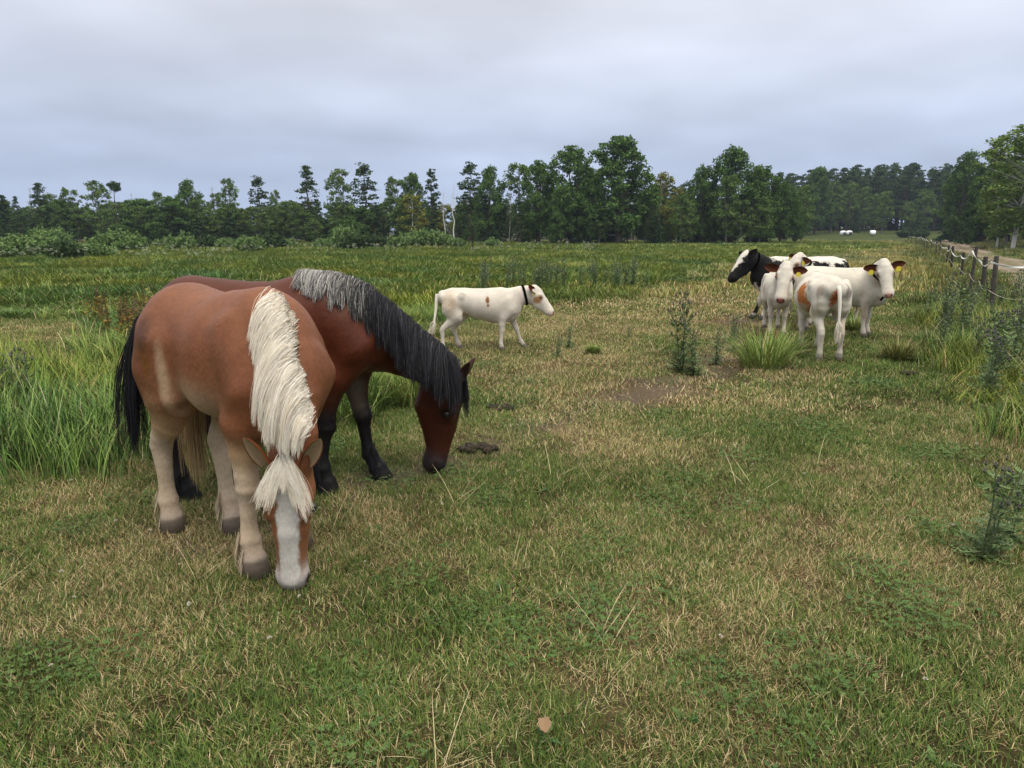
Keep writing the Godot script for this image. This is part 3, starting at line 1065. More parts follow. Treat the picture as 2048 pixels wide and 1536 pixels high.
# a strap round the neck: rays from the neck's axis find the skin
func collar(an: Animal, at: Vector3, dir: Vector3, width: float, mat: Material, pendant: Array) -> void:
	var d := dir.normalized()
	var u := d.cross(Vector3.UP).normalized()
	var w := d.cross(u)
	var tr := Tris.new()
	var n := 28
	var list := an.body.near(at, 0.35)
	var rings := []
	for r in 4:
		var ring := PackedVector3Array()
		var along := (-0.5 if r == 0 or r == 3 else 0.5) * width
		var lift := 0.004 if r < 2 else 0.013
		for j in n:
			var a := TAU * j / n
			var o := u * cos(a) + w * sin(a)
			var rr := 0.02
			while rr < 0.4 and an.body.sdf(at + d * along + o * rr, list) < 0.0:
				rr += 0.006
			ring.append(at + d * along + o * (rr + lift))
		rings.append(ring)
	for q in [[0, 1], [1, 2], [2, 3], [3, 0]]:
		for j in n:
			var a: Vector3 = rings[q[0]][j]
			var b: Vector3 = rings[q[1]][j]
			var c: Vector3 = rings[q[1]][(j + 1) % n]
			var e: Vector3 = rings[q[0]][(j + 1) % n]
			tr.quad(a, b, c, e, (c - a).cross(e - b).normalized(), Color.WHITE)
	if pendant.size() > 1:
		var p := PackedVector3Array(pendant)
		for k in p.size() - 1:
			var side := (p[k + 1] - p[k]).cross(Vector3(0.3, 0.1, 1)).normalized() * width * 0.42
			var th := side.cross(p[k + 1] - p[k]).normalized() * 0.004
			var side2 := side
			for sg in [-1.0, 1.0]:
				tr.quad(p[k] - side + th * sg, p[k] + side + th * sg, p[k + 1] + side2 + th * sg, p[k + 1] - side2 + th * sg, th.normalized() * sg, Color.WHITE)
				tr.quad(p[k] + side * sg - th, p[k] + side * sg + th, p[k + 1] + side2 * sg + th, p[k + 1] + side2 * sg - th, side.normalized() * sg, Color.WHITE)
	put(tr.mesh(), "collar", an.node, mat)

func ear_tag(an: Animal, p: Vector3, size: float, mat: Material) -> void:
	var tr := Tris.new()
	var x := an.head.basis.z * size * 0.5
	var y := Vector3(0, -size, 0)
	var n := x.cross(y).normalized() * 0.003
	var o := [p - x * 0.5, p - x + y * 0.35, p - x * 0.95 + y, p + x * 0.95 + y, p + x + y * 0.35, p + x * 0.5]
	for sg in [-1.0, 1.0]:
		for k in range(1, 5):
			tr.tri(o[0] + n * sg, o[k] + n * sg, o[k + 1] + n * sg, n.normalized() * sg, Color.WHITE)
	for k in 6:
		tr.quad(o[k] - n, o[k] + n, o[(k + 1) % 6] + n, o[(k + 1) % 6] - n, (o[k] - p - y * 0.5).normalized(), Color.WHITE)
	put(tr.mesh(), "ear_tag", an.node, mat)

func cow_tail(an: Animal, pts: Array, col: Color, tuft: Color, mat: Material, seed_: int) -> void:
	var tr := Tris.new()
	var curve := Curve3D.new()
	for k in pts.size():
		var a: Vector3 = pts[maxi(k - 1, 0)]
		var b: Vector3 = pts[mini(k + 1, pts.size() - 1)]
		var tan_ := (b - a) / 6.0
		curve.add_point(pts[k], -tan_, tan_)
	var l := curve.get_baked_length()
	var p := PackedVector3Array()
	var r := PackedFloat32Array()
	for k in 15:
		var t := k / 14.0
		p.append(curve.sample_baked(t * l * 0.9))
		r.append(lerpf(0.038, 0.011, pow(t, 0.6)))
	tr.tube(p, r, 8, col, col)
	var g := RandomNumberGenerator.new()
	g.seed = seed_
	for k in 130:
		var t := g.randf_range(0.66, 0.88)
		var q := PackedVector3Array()
		var off := Vector3(g.randfn(0, 0.012), g.randfn(0, 0.012), g.randfn(0, 0.012))
		for j in 6:
			var f := j / 5.0
			q.append(curve.sample_baked(minf(l, l * (t + f * 0.22))) + off * (0.4 + 1.4 * sin(f * 2.4)))
		strand(tr, q, 0.005, tuft * g.randf_range(0.8, 1.1), tuft * g.randf_range(0.8, 1.1), Vector3(g.randfn(), 0.1, g.randfn()))
	put(tr.mesh(), "tail", an.node, mat)

func neck_frames(neck: Array) -> Array:
	# points along the crest: [position, dorsal, along]
	var out := []
	for k in neck.size() - 1:
		var a: Vector3 = neck[k][0]
		var b: Vector3 = neck[k + 1][0]
		var d := (b - a).normalized()
		var v := -(d.cross(Vector3(0, 0, 1)).normalized())
		var cnt := maxi(2, int(a.distance_to(b) / 0.02))
		for j in cnt:
			var t := float(j) / cnt
			out.append([a.lerp(b, t) + v * lerpf(neck[k][1], neck[k + 1][1], t) * 0.93, v, d])
	for pass_ in 6:
		for k in range(1, out.size() - 1):
			out[k][1] = ((out[k - 1][1] as Vector3) + out[k][1] + out[k + 1][1]).normalized()
			out[k][0] = ((out[k - 1][0] as Vector3) + out[k][0] + out[k + 1][0]) / 3.0
	return out

func pick(g: RandomNumberGenerator, a: Array) -> Color:
	var c: Color = a[g.randi() % a.size()]
	return c * g.randf_range(0.85, 1.12)

func mane(an: Animal, neck: Array, from: float, upto: float, locks: int, per: int, seed_: int, tone: Callable, lengths: Callable, fall: Vector3, mat: Material) -> void:
	var g := RandomNumberGenerator.new()
	g.seed = seed_
	var fr := neck_frames(neck)
	var tr := Tris.new()
	for k in locks:
		var t := lerpf(from, upto, clampf((k + g.randf_range(-0.6, 0.6)) / locks, 0.0, 1.0))
		var fi := clampf(t, 0.0, 0.999) * (fr.size() - 1)
		var i0 := int(fi)
		var f0: Array = fr[i0]
		var root: Vector3 = (f0[0] as Vector3).lerp(fr[mini(i0 + 1, fr.size() - 1)][0], fi - i0)
		var dors: Vector3 = f0[1]
		root += Vector3(0, 0, g.randfn(0.0, 0.010)) - dors * 0.014
		var dir: Vector3 = fall * g.randf_range(0.7, 1.2) + dors * g.randf_range(0.15, 0.6) + (f0[2] as Vector3) * g.randfn(-0.08, 0.16)
		var list := an.body.near(root + Vector3(0, -0.12, 0), 0.2)
		var ll: float = lengths.call(t) * g.randf_range(0.72, 1.1)
		var guide := drape(an.body, list, root, dir, ll, 10, 0.32, 0.005 + 0.022 * g.randf())
		lock_of_hair(tr, g, guide, f0[2], Vector3(0, 0.2, 1).normalized(), 0.018, 0.008, per, 0.0009, func(g2): return tone.call(t, g2), (dors + Vector3(0, 0, 0.9)).normalized(), 0.48)
	put(tr.mesh(), "mane", an.node, mat)

func hair_tail(an: Animal, root: Vector3, locks: int, length: float, seed_: int, cols: Array, back: Vector3, mat: Material) -> void:
	var g := RandomNumberGenerator.new()
	g.seed = seed_
	var tr := Tris.new()
	var list := an.body.near(root + Vector3(0, -0.2, 0), 0.3)
	for k in locks:
		var a := g.randf() * TAU
		var o := Vector3(cos(a) * 0.02, g.randf_range(-0.06, 0.02), sin(a) * 0.03)
		var dir := back + Vector3(g.randfn(0, 0.08), g.randfn(0, 0.08), g.randfn(0, 0.16))
		var guide := drape(an.body, list, root + o, dir, length * (g.randf_range(0.6, 1.0) if g.randf() < 0.4 else g.randf_range(0.88, 1.02)), 11, 0.42, 0.008 + g.randf() * 0.05)
		lock_of_hair(tr, g, guide, Vector3(0.3, 0, 1).normalized(), Vector3(1, 0, -0.3).normalized(), 0.016, 0.012, 46, 0.0014, func(g2): return [pick(g2, cols), pick(g2, cols)], Vector3(-0.5, 0.1, cos(a)).normalized(), 0.3)
	put(tr.mesh(), "tail", an.node, mat)

# long hair at the back of the fetlocks
func feather(an: Animal, hooves: Array, count: int, seed_: int, cols: Array, mat: Material, s: float) -> void:
	var g := RandomNumberGenerator.new()
	g.seed = seed_
	for h in hooves:
		var tr := Tris.new()
		var hl := to_local_of(an.node.position, an.node.rotation.y, h)
		for k in count:
			var a := g.randf_range(0.25, 0.75) * TAU
			var r := Vector3(cos(a), 0, sin(a))
			var y0 := g.randf_range(0.09, 0.24)
			var q := PackedVector3Array()
			var c := hl + Vector3(-0.05 + (0.0 if y0 > 0.15 else 0.02), y0, 0)
			var ll := g.randf_range(0.06, 0.12)
			for j in 5:
				var f := j / 4.0
				q.append(c + r * (0.046 + f * 0.035) + Vector3(0, -ll * f, 0) + Vector3(0.012 * f, 0, 0))
			for j in 5:
				q[j].y = maxf(q[j].y, 0.01)
			strand(tr, q, 0.003, pick(g, cols), pick(g, cols), r)
		put(tr.mesh(), "fetlock_hair", an.node, mat)

func build_animals() -> void:
	var coat := vmat(0.48)
	coat.metallic_specular = 0.3
	coat.normal_enabled = true
	coat.normal_texture = fur_normal()
	coat.normal_scale = 0.3
	coat.uv1_triplanar = true
	coat.albedo_texture = fur_streaks()
	coat.uv1_scale = Vector3(4.0, 2.0, 4.0)
	var cow_coat := vmat(0.7)
	cow_coat.metallic_specular = 0.2
	cow_coat.normal_enabled = true
	cow_coat.normal_texture = coat.normal_texture
	cow_coat.normal_scale = 0.35
	cow_coat.uv1_triplanar = true
	cow_coat.uv1_scale = Vector3(3, 3, 3)
	var eye := vmat(0.08)
	eye.metallic_specular = 0.6
	var hair := vmat(0.5)
	hair.cull_mode = BaseMaterial3D.CULL_DISABLED
	var dark_hair := vmat(0.6)
	dark_hair.metallic_specular = 0.12
	dark_hair.cull_mode = BaseMaterial3D.CULL_DISABLED
	var leather := flat_mat(lin(0.018, 0.016, 0.015), 0.6)
	var yellow := flat_mat(lin(0.60, 0.50, 0.05), 0.45)
	var grey_strap := flat_mat(lin(0.12, 0.11, 0.10), 0.7)

	# ---- chestnut horse with the pale mane
	var ch := new_animal("horse", Vector3(-1.435, 0, -3.6), -35.0, Vector3(-1.02, 0.64, -3.10), Vector3(-1.045, 0.03, -3.10), Vector3(0.10, 0.12, 1.0))
	var chp := {body = Color(0.225, 0.086, 0.040), belly = Color(0.47, 0.33, 0.21), thigh = Color(0.31, 0.165, 0.085), arm = Color(0.50, 0.33, 0.19), leg = Color(0.60, 0.47, 0.34), foot = Color(0.62, 0.50, 0.40), hoof = Color(0.035, 0.026, 0.02), face = Color(0.27, 0.11, 0.05), nose = Color(0.56, 0.50, 0.47), eye = Color(0.10, 0.05, 0.03)}
	var ch_neck := [[Vector3(0.28, 1.14, 0.0), 0.265, 0.17, chp.body], [Vector3(0.43, 1.02, 0.04), 0.22, 0.14, chp.body], [Vector3(0.54, 0.88, 0.09), 0.175, 0.115, chp.body], [Vector3(0.605, 0.76, 0.13), 0.145, 0.10, chp.body], [Vector3(0.62, 0.66, 0.15), 0.12, 0.09, chp.body]]
	var ch_hooves := [Vector3(-1.27, 0, -3.27), Vector3(-1.15, 0, -3.60), Vector3(-1.94, 0, -3.82), Vector3(-1.58, 0, -3.80)]
	make_horse(ch, 1.0, 0.80, 0.70, ch_hooves, ch_neck, chp, 1.06)
	# blaze, snip, pale flank fold, stains on the haunch
	var hb := ch.head
	for q in [[0.14, 0.04], [0.24, 0.048], [0.34, 0.05], [0.44, 0.055], [0.52, 0.06]]:
		ch.body.spots.append([hb * Vector3(q[0], 0.08, -0.004), Vector3(0.075, 0.09, 0.075) * (q[1] / 0.05) * Vector3(0.72, 0.9, 0.72), Color(0.72, 0.68, 0.63), 0.10, 0.12])
	ch.body.spots.append([Vector3(-0.19, 0.93, 0.27), Vector3(0.032, 0.15, 0.12), Color(0.50, 0.34, 0.215), 0.75, 0.3])
	ch.body.spots.append([Vector3(-0.33, 1.15, 0.27), Vector3(0.07, 0.12, 0.12), Color(0.12, 0.045, 0.015), 0.55, 0.6])
	ch.body.spots.append([Vector3(-0.30, 1.02, 0.27), Vector3(0.05, 0.06, 0.12), Color(0.20, 0.075, 0.015), 0.5, 0.6])
	ch.body.spots.append([Vector3(-0.46, 1.0, 0.16), Vector3(0.11, 0.22, 0.2), Color(0.18, 0.055, 0.025), 0.7, 0.5])
	for side in [-1.0, 1.0]:
		var eb: Vector3 = hb * Vector3(-0.005, 0.055, side * 0.082)
		ear_shape(ch.skin, eb, eb + hb.basis * Vector3(-0.145, 0.075, side * 0.085), hb.basis * Vector3(0.2, 0.85, side * 0.45), 0.074, Color(0.26, 0.09, 0.035), Color(0.50, 0.36, 0.22))

	# ---- bay horse behind it
	var bay := new_animal("horse", Vector3(-1.5, 0, -4.5), 8.5, Vector3(-0.42, 0.67, -4.83), Vector3(-0.52, 0.03, -4.82), Vector3(1.0, 0.1, 0.12))
	var byp := {body = Color(0.095, 0.0245, 0.0115), belly = Color(0.09, 0.024, 0.0115), thigh = Color(0.085, 0.023, 0.0115), arm = Color(0.055, 0.019, 0.011), leg = Color(0.013, 0.012, 0.013), foot = Color(0.012, 0.011, 0.012), hoof = Color(0.02, 0.018, 0.018), face = Color(0.075, 0.021, 0.011), nose = Color(0.035, 0.03, 0.032), eye = Color(0.02, 0.012, 0.01)}
	var bay_neck := [[Vector3(0.22, 1.12, 0.0), 0.275, 0.20, byp.body], [Vector3(0.40, 1.10, 0.0), 0.265, 0.18, byp.body], [Vector3(0.60, 1.02, -0.03), 0.225, 0.15, byp.body], [Vector3(0.81, 0.90, -0.08), 0.18, 0.12, byp.body], [Vector3(0.98, 0.79, -0.13), 0.15, 0.10, byp.body], [Vector3(1.07, 0.71, -0.16), 0.125, 0.09, byp.body]]
	var bay_hooves := [Vector3(-1.20, 0, -4.42), Vector3(-0.90, 0, -4.71), Vector3(-2.06, 0, -4.30), Vector3(-1.88, 0, -4.62)]
	make_horse(bay, 1.0, 1.0, 0.96, bay_hooves, bay_neck, byp, 1.12)
	bay.body.spots.append([Vector3(0.42, 0.62, -0.06), Vector3(0.12, 0.16, 0.07), Color(0.16, 0.12, 0.09), 0.5, 0.3])
	for side in [-1.0, 1.0]:
		var eb: Vector3 = bay.head * Vector3(-0.01, 0.05, side * 0.07)
		ear_shape(bay.skin, eb, eb + bay.head.basis * Vector3(-0.15, 0.085, side * 0.05), bay.head.basis * Vector3(0.2, 0.75, side * 0.5), 0.07, Color(0.05, 0.02, 0.013), Color(0.06, 0.03, 0.02))

	# ---- cattle
	var wp := {body = Color(0.56, 0.52, 0.45), leg = Color(0.53, 0.485, 0.42), hoof = Color(0.04, 0.032, 0.028), face = Color(0.56, 0.52, 0.455), muzzle = Color(0.58, 0.51, 0.45), nose = Color(0.40, 0.19, 0.155), eye = Color(0.28, 0.15, 0.09), ear = Color(0.60, 0.40, 0.25), ear_in = Color(0.10, 0.035, 0.018), ear_lift = 0.0}
	# the calf walking past
	var calf := new_animal("calf", Vector3(-0.42, 0, -10.25), 5.0, Vector3(0.34, 0.84, -10.32), Vector3(0.575, 0.565, -10.27), Vector3(0.7, 0.7, 0.12))
	var cp := wp.duplicate()
	cp.ear = Color(0.34, 0.12, 0.04)
	cp.ear_in = Color(0.10, 0.03, 0.015)
	cp.body = Color(0.565, 0.515, 0.455)
	cp.ear_lift = 0.03
	cp.ear_back = -0.11
	var calf_neck := make_cow(calf, 0.90, 0.97, [Vector3(-0.14, 0, -10.17), Vector3(0.20, 0, -10.40), Vector3(-0.98, 0, -10.10), Vector3(-0.75, 0, -10.33)], cp, 0.88, 0.92, 1.0, 1.1, 1.12)
	calf.body.spots.append([Vector3(0.06, 0.74, 0.19), Vector3(0.025, 0.045, 0.1), Color(0.20, 0.085, 0.04), 0.25, 0.5])
	calf.body.spots.append([Vector3(0.065, 0.66, 0.2), Vector3(0.018, 0.02, 0.1), Color(0.20, 0.085, 0.04), 0.25, 0.4])
	calf.body.spots.append([Vector3(-0.47, 0.66, 0.12), Vector3(0.10, 0.12, 0.2), Color(0.47, 0.37, 0.27), 0.9, 0.8])
	calf.body.spots.append([calf.head * Vector3(0.115, -0.045, 0.085), Vector3(0.055, 0.06, 0.06), Color(0.42, 0.24, 0.12), 0.3, 0.3])

	# cow seen from behind
	var ca := new_animal("cow", Vector3(4.27, 0, -9.88), 81.0, Vector3(4.72, 0.86, -10.88), Vector3(4.98, 0.58, -10.80), Vector3(0.4, 0.6, -0.5))
	make_cow(ca, 1.12, 0.97, [null, null, Vector3(4.33, 0, -9.30), Vector3(4.06, 0, -9.28)], wp, 1.0, 1.12)
	ca.body.spots.append([Vector3(-0.16, 0.72, -0.34), Vector3(0.17, 0.30, 0.26), Color(0.36, 0.13, 0.04), 0.12, 0.5])
	ca.body.spots.append([Vector3(-0.20, 0.66, 0.34), Vector3(0.13, 0.24, 0.22), Color(0.36, 0.13, 0.04), 0.12, 0.5])
	ca.body.spots.append([Vector3(-0.76, 0.70, -0.01), Vector3(0.14, 0.30, 0.06), Color(0.33, 0.10, 0.035), 0.3, 0.5])
	# cow on the right of it, looking into the camera
	var cb := new_animal("cow", Vector3(5.47, 0, -11.8), -41.0, Vector3(5.72, 1.17, -11.06), Vector3(5.71, 0.82, -10.86), Vector3(-0.38, 0.35, 0.9))
	var cb_neck := make_cow(cb, 1.12, 1.0, [null, null, null, null], wp, 1.10, 1.05)
	# cow between them, its face to the camera
	var cc := new_animal("cow", Vector3(4.46, 0, -12.02), -104.0, Vector3(4.20, 1.13, -11.03), Vector3(4.08, 0.71, -10.82), Vector3(-0.3, 0.4, 0.9))
	var ccp := wp.duplicate()
	ccp.ear = Color(0.36, 0.13, 0.05)
	ccp.nose = Color(0.26, 0.09, 0.075)
	var cc_neck := make_cow(cc, 1.03, 1.0, [null, null, null, null], ccp, 1.18, 0.92)
	# cow half hidden behind these
	var cd := new_animal("cow", Vector3(5.78, 0, -12.98), 178.0, Vector3(5.12, 1.22, -12.88), Vector3(4.86, 0.94, -12.84), Vector3(-0.55, 0.75, 0.3))
	var cdp := wp.duplicate()
	cdp.ear = Color(0.03, 0.025, 0.025)
	var cd_neck := make_cow(cd, 1.05, 0.95, [null, null, null, null], cdp, 1.08, 1.0)
	# black and white cow
	var ce := new_animal("cow", Vector3(5.52, 0, -14.0), 182.0, Vector3(4.50, 1.22, -13.86), Vector3(4.16, 0.80, -13.74), Vector3(-0.85, 0.5, 0.15))
	var bp := {body = Color(0.014, 0.013, 0.015), leg = Color(0.60, 0.55, 0.48), hoof = Color(0.02, 0.02, 0.02), face = Color(0.014, 0.013, 0.015), muzzle = Color(0.012, 0.012, 0.013), nose = Color(0.012, 0.012, 0.013), eye = Color(0.014, 0.013, 0.013), ear = Color(0.013, 0.012, 0.013), ear_in = Color(0.03, 0.025, 0.025), ear_lift = 0.09}
	var ce_neck := make_cow(ce, 1.22, 1.15, [Vector3(4.86, 0, -13.80), Vector3(4.75, 0, -14.10), null, null], bp, 1.24, 1.0, 1.0, 1.0, 1.05)
	var wh := Color(0.60, 0.56, 0.50)
	ce.body.spots.append([Vector3(0.0, 1.28, 0.0), Vector3(0.62, 0.20, 0.34), wh, 0.05, 0.35])
	ce.body.spots.append([Vector3(-0.62, 1.30, 0.0), Vector3(0.42, 0.30, 0.4), wh, 0.05, 0.35])
	ce.body.spots.append([Vector3(0.60, 0.52, 0.0), Vector3(0.24, 0.24, 0.5), wh, 0.05, 0.35])
	ce.body.spots.append([Vector3(0.1, 0.5, 0.0), Vector3(0.6, 0.2, 0.5), wh, 0.05, 0.3])
	ce.body.spots.append([Vector3(0.72, 0.22, 0.13), Vector3(0.14, 0.13, 0.12), Color(0.014, 0.013, 0.015), 0.1, 0.2])
	ce.body.spots.append([ce.head * Vector3(0.02, 0.13, 0.0), Vector3(0.13, 0.13, 0.13), wh, 0.08, 0.4])
	ce.body.spots.append([ce.head * Vector3(0.32, 0.12, 0.0), Vector3(0.10, 0.10, 0.085), wh, 0.08, 0.4])
	ce.body.spots.append([ce.head * Vector3(0.17, 0.14, 0.0), Vector3(0.12, 0.12, 0.11), wh, 0.08, 0.4])

	# mud and stains on the white coats
	var stains := RandomNumberGenerator.new()
	stains.seed = 90
	for an in [ca, cb, cc, cd]:
		for k in 16:
			var q := Vector3(stains.randf_range(-0.8, 0.5), stains.randf_range(0.25, 0.75), (1.0 if stains.randf() < 0.5 else -1.0) * stains.randf_range(0.1, 0.3))
			an.body.spots.append([q, Vector3(0.08, 0.12, 0.09) * stains.randf_range(0.5, 1.2), Color(0.40, 0.32, 0.235), 0.8, 0.8])
		for k in 6:
			an.body.spots.append([Vector3(stains.randf_range(-0.7, 0.5), stains.randf_range(0.2, 0.4), (1.0 if k % 2 == 0 else -1.0) * 0.12), Vector3(0.05, 0.06, 0.05), Color(0.33, 0.27, 0.21), 0.6, 0.7])
	ca.body.spots.append([Vector3(-0.66, 0.93, -0.16), Vector3(0.08, 0.07, 0.06), Color(0.30, 0.25, 0.21), 0.6, 0.9])
	ca.body.spots.append([Vector3(-0.68, 0.90, 0.17), Vector3(0.08, 0.09, 0.06), Color(0.22, 0.19, 0.17), 0.6, 0.9])
	var jobs := [[ch, 0.0125], [bay, 0.0145], [calf, 0.0165], [ca, 0.018], [cb, 0.018], [cc, 0.018], [cd, 0.024], [ce, 0.020]]
	for j in jobs:
		j[0].body.grain = 1.0 if j[0] == ch or j[0] == bay else 0.65
	var ids := []
	for j in jobs:
		ids.append(WorkerThreadPool.add_task(func(): j[0].body.build(j[1], j[0].skin)))
	for id in ids:
		WorkerThreadPool.wait_for_task_completion(id)
	for j in jobs:
		finish_animal(j[0], coat if j[0] == ch or j[0] == bay else cow_coat, eye)
	print("bodies ", Time.get_ticks_msec())

	# ---- hair of the chestnut
	var cream := [Color(0.78, 0.73, 0.64), Color(0.70, 0.64, 0.53), Color(0.82, 0.79, 0.73), Color(0.58, 0.50, 0.38), Color(0.46, 0.40, 0.32)]
	mane(ch, ch_neck, -0.02, 0.80, 210, 170, 3, func(_t, g2): return [pick(g2, cream), pick(g2, cream)], func(t): return lerpf(0.26, 0.40, minf(t * 3.0, 1.0)) if t < 0.45 else lerpf(0.40, 0.12, (t - 0.45) * 2.2), Vector3(-0.30, 0.0, 1.5), hair)
	hair_tail(ch, Vector3(-0.50, 1.16, -0.07), 26, 0.98, 4, [Color(0.34, 0.21, 0.10), Color(0.46, 0.32, 0.16), Color(0.24, 0.13, 0.06), Color(0.54, 0.42, 0.26)], Vector3(-0.3, -0.6, -0.12), hair)
	feather(ch, ch_hooves, 130, 6, [Color(0.62, 0.52, 0.40), Color(0.5, 0.40, 0.28)], hair, 1.0)
	var fl := Tris.new()
	var g := RandomNumberGenerator.new()
	g.seed = 12
	var hlist := ch.body.near(hb * Vector3(0.1, 0.08, 0), 0.2)
	for k in 30:
		var sd := -1.0 if k % 2 == 0 else 1.0
		var mid := k > 22
		var root: Vector3 = hb * Vector3(g.randf_range(-0.06, -0.01), 0.085, g.randfn(0, 0.012))
		var dir: Vector3 = hb.basis * Vector3(0.75, 0.4, sd * (g.randf_range(0.0, 0.2) if mid else g.randf_range(0.35, 0.9)))
		var guide := drape(ch.body, hlist, root, dir, g.randf_range(0.06, 0.13) if mid else g.randf_range(0.11, 0.27), 9, 0.10, 0.004 + g.randf() * 0.014)
		lock_of_hair(fl, g, guide, hb.basis.z, hb.basis.x, 0.009, 0.008, 70, 0.0009, func(g2): return [pick(g2, cream), pick(g2, cream)], hb.basis.y, 0.3)
	put(fl.mesh(), "forelock", ch.node, hair)
	tag(ch.node, "chestnut horse with cream mane and white blaze grazing on the turf", "horse")

	# ---- hair of the bay
	var dark := [Color(0.016, 0.016, 0.019), Color(0.022, 0.022, 0.026), Color(0.03, 0.03, 0.036), Color(0.012, 0.012, 0.014)]
	var ashen := [Color(0.11, 0.11, 0.12), Color(0.16, 0.16, 0.17), Color(0.075, 0.075, 0.08)]
	var silver := [Color(0.50, 0.49, 0.46), Color(0.34, 0.34, 0.34), Color(0.20, 0.20, 0.21), Color(0.62, 0.60, 0.54)]
	mane(bay, bay_neck, -0.02, 1.0, 220, 140, 7, func(t, g2):
		var share: float = clampf(0.9 - t * 2.6, 0.12, 0.85)
		var pale: Array = silver if t < 0.28 else ashen
		return [pick(g2, pale if g2.randf() < share else dark), pick(g2, pale if g2.randf() < share * 0.6 else dark)], func(t): return lerpf(0.24, 0.44, minf(t * 1.7, 1.0)), Vector3(-0.35, 0.0, 1.0), dark_hair)
	var bf := Tris.new()
	var blist := bay.body.near(bay.head * Vector3(0.1, 0.08, 0), 0.2)
	for k in 26:
		var root: Vector3 = bay.head * Vector3(g.randf_range(-0.05, 0.01), 0.09, g.randfn(0, 0.02))
		var dir: Vector3 = bay.head.basis * Vector3(0.85, 0.3, g.randfn(0.45, 0.35))
		var guide := drape(bay.body, blist, root, dir, g.randf_range(0.18, 0.30), 8, 0.12, 0.004 + g.randf() * 0.014)
		lock_of_hair(bf, g, guide, bay.head.basis.z, bay.head.basis.x, 0.012, 0.006, 50, 0.0011, func(g2): return [pick(g2, dark), pick(g2, dark)], bay.head.basis.y, 0.4)
	put(bf.mesh(), "forelock", bay.node, dark_hair)
	hair_tail(bay, Vector3(-0.70, 1.16, 0), 26, 0.98, 8, dark, Vector3(-0.4, -0.3, 0), dark_hair)
	feather(bay, bay_hooves, 150, 9, dark, dark_hair, 1.0)
	tag(bay.node, "dark bay horse with black and silver mane grazing behind the chestnut", "horse")

	# ---- calf extras
	cow_tail(calf, [Vector3(-0.57, 0.83, 0), Vector3(-0.65, 0.80, 0.0), Vector3(-0.67, 0.60, 0.02), Vector3(-0.70, 0.42, 0.05), Vector3(-0.76, 0.22, 0.06)], Color(0.72, 0.66, 0.58), Color(0.66, 0.60, 0.50), cow_coat, 1)
	collar(calf, (calf_neck[3][0] as Vector3).lerp(calf_neck[2][0], 0.35), calf_neck[3][0] - calf_neck[2][0] + Vector3(0.04, 0.02, 0), 0.034, grey_strap, [])
	ear_tag(calf, calf.head * Vector3(-0.01, -0.01, 0.15), 0.06, yellow)
	tag(calf.node, "white calf walking alone with brown eye patch and dark neck strap", "calf")

	# ---- cows' extras
	cow_tail(ca, [Vector3(-0.70, 1.03, 0), Vector3(-0.815, 0.98, 0.01), Vector3(-0.84, 0.75, 0.03), Vector3(-0.845, 0.5, 0.035), Vector3(-0.84, 0.30, 0.03)], Color(0.72, 0.68, 0.6), Color(0.68, 0.62, 0.52), cow_coat, 2)
	tag(ca.node, "white cow with rusty flank patches seen from behind, tail hanging", "cow", "cattle standing in a huddle")
	collar(cb, (cb_neck[2][0] as Vector3).lerp(cb_neck[3][0], 0.7), cb_neck[3][0] - cb_neck[2][0] + Vector3(0.02, 0, 0), 0.04, leather, pendant_of(cb, cb_neck))
	ear_tag(cb, cb.head * Vector3(0.05, 0.02, 0.19), 0.075, yellow)
	ear_tag(cb, cb.head * Vector3(0.05, 0.02, -0.19), 0.075, yellow)
	cow_tail(cb, [Vector3(-0.72, 1.03, 0), Vector3(-0.83, 0.98, 0), Vector3(-0.86, 0.7, 0), Vector3(-0.85, 0.35, 0)], Color(0.72, 0.68, 0.6), Color(0.68, 0.62, 0.52), cow_coat, 3)
	tag(cb.node, "white cow with dark strap round its neck staring out beside the tail-on cow", "cow", "cattle standing in a huddle")
	collar(cc, (cc_neck[2][0] as Vector3).lerp(cc_neck[3][0], 0.8), cc_neck[3][0] - cc_neck[2][0], 0.04, leather, pendant_of(cc, cc_neck))
	ear_tag(cc, cc.head * Vector3(0.05, 0.02, -0.19), 0.07, yellow)
	cow_tail(cc, [Vector3(-0.68, 0.98, 0), Vector3(-0.79, 0.93, 0), Vector3(-0.82, 0.65, 0), Vector3(-0.81, 0.33, 0)], Color(0.72, 0.68, 0.6), Color(0.68, 0.62, 0.52), cow_coat, 4)
	tag(cc.node, "white cow with rust brown ears and dark nose in the huddle", "cow", "cattle standing in a huddle")
	collar(cd, (cd_neck[2][0] as Vector3).lerp(cd_neck[3][0], 0.7), cd_neck[3][0] - cd_neck[2][0], 0.04, grey_strap, [])
	ear_tag(cd, cd.head * Vector3(0.04, 0.02, -0.18), 0.075, yellow)
	ear_tag(cd, cd.head * Vector3(0.04, 0.02, 0.18), 0.075, yellow)
	tag(cd.node, "white cow with black ears, hidden but for its head, among the huddle", "cow", "cattle standing in a huddle")
	collar(ce, (ce_neck[2][0] as Vector3).lerp(ce_neck[3][0], 0.8), ce_neck[3][0] - ce_neck[2][0], 0.03, grey_strap, [])
	cow_tail(ce, [Vector3(-0.90, 1.12, 0), Vector3(-1.03, 1.05, 0), Vector3(-1.06, 0.75, 0), Vector3(-1.05, 0.4, 0)], Color(0.015, 0.014, 0.015), Color(0.5, 0.46, 0.4), cow_coat, 5)
	tag(ce.node, "black cow with white saddle and white forehead behind the white cows", "cow", "cattle standing in a huddle")
	print("hair ", Time.get_ticks_msec())

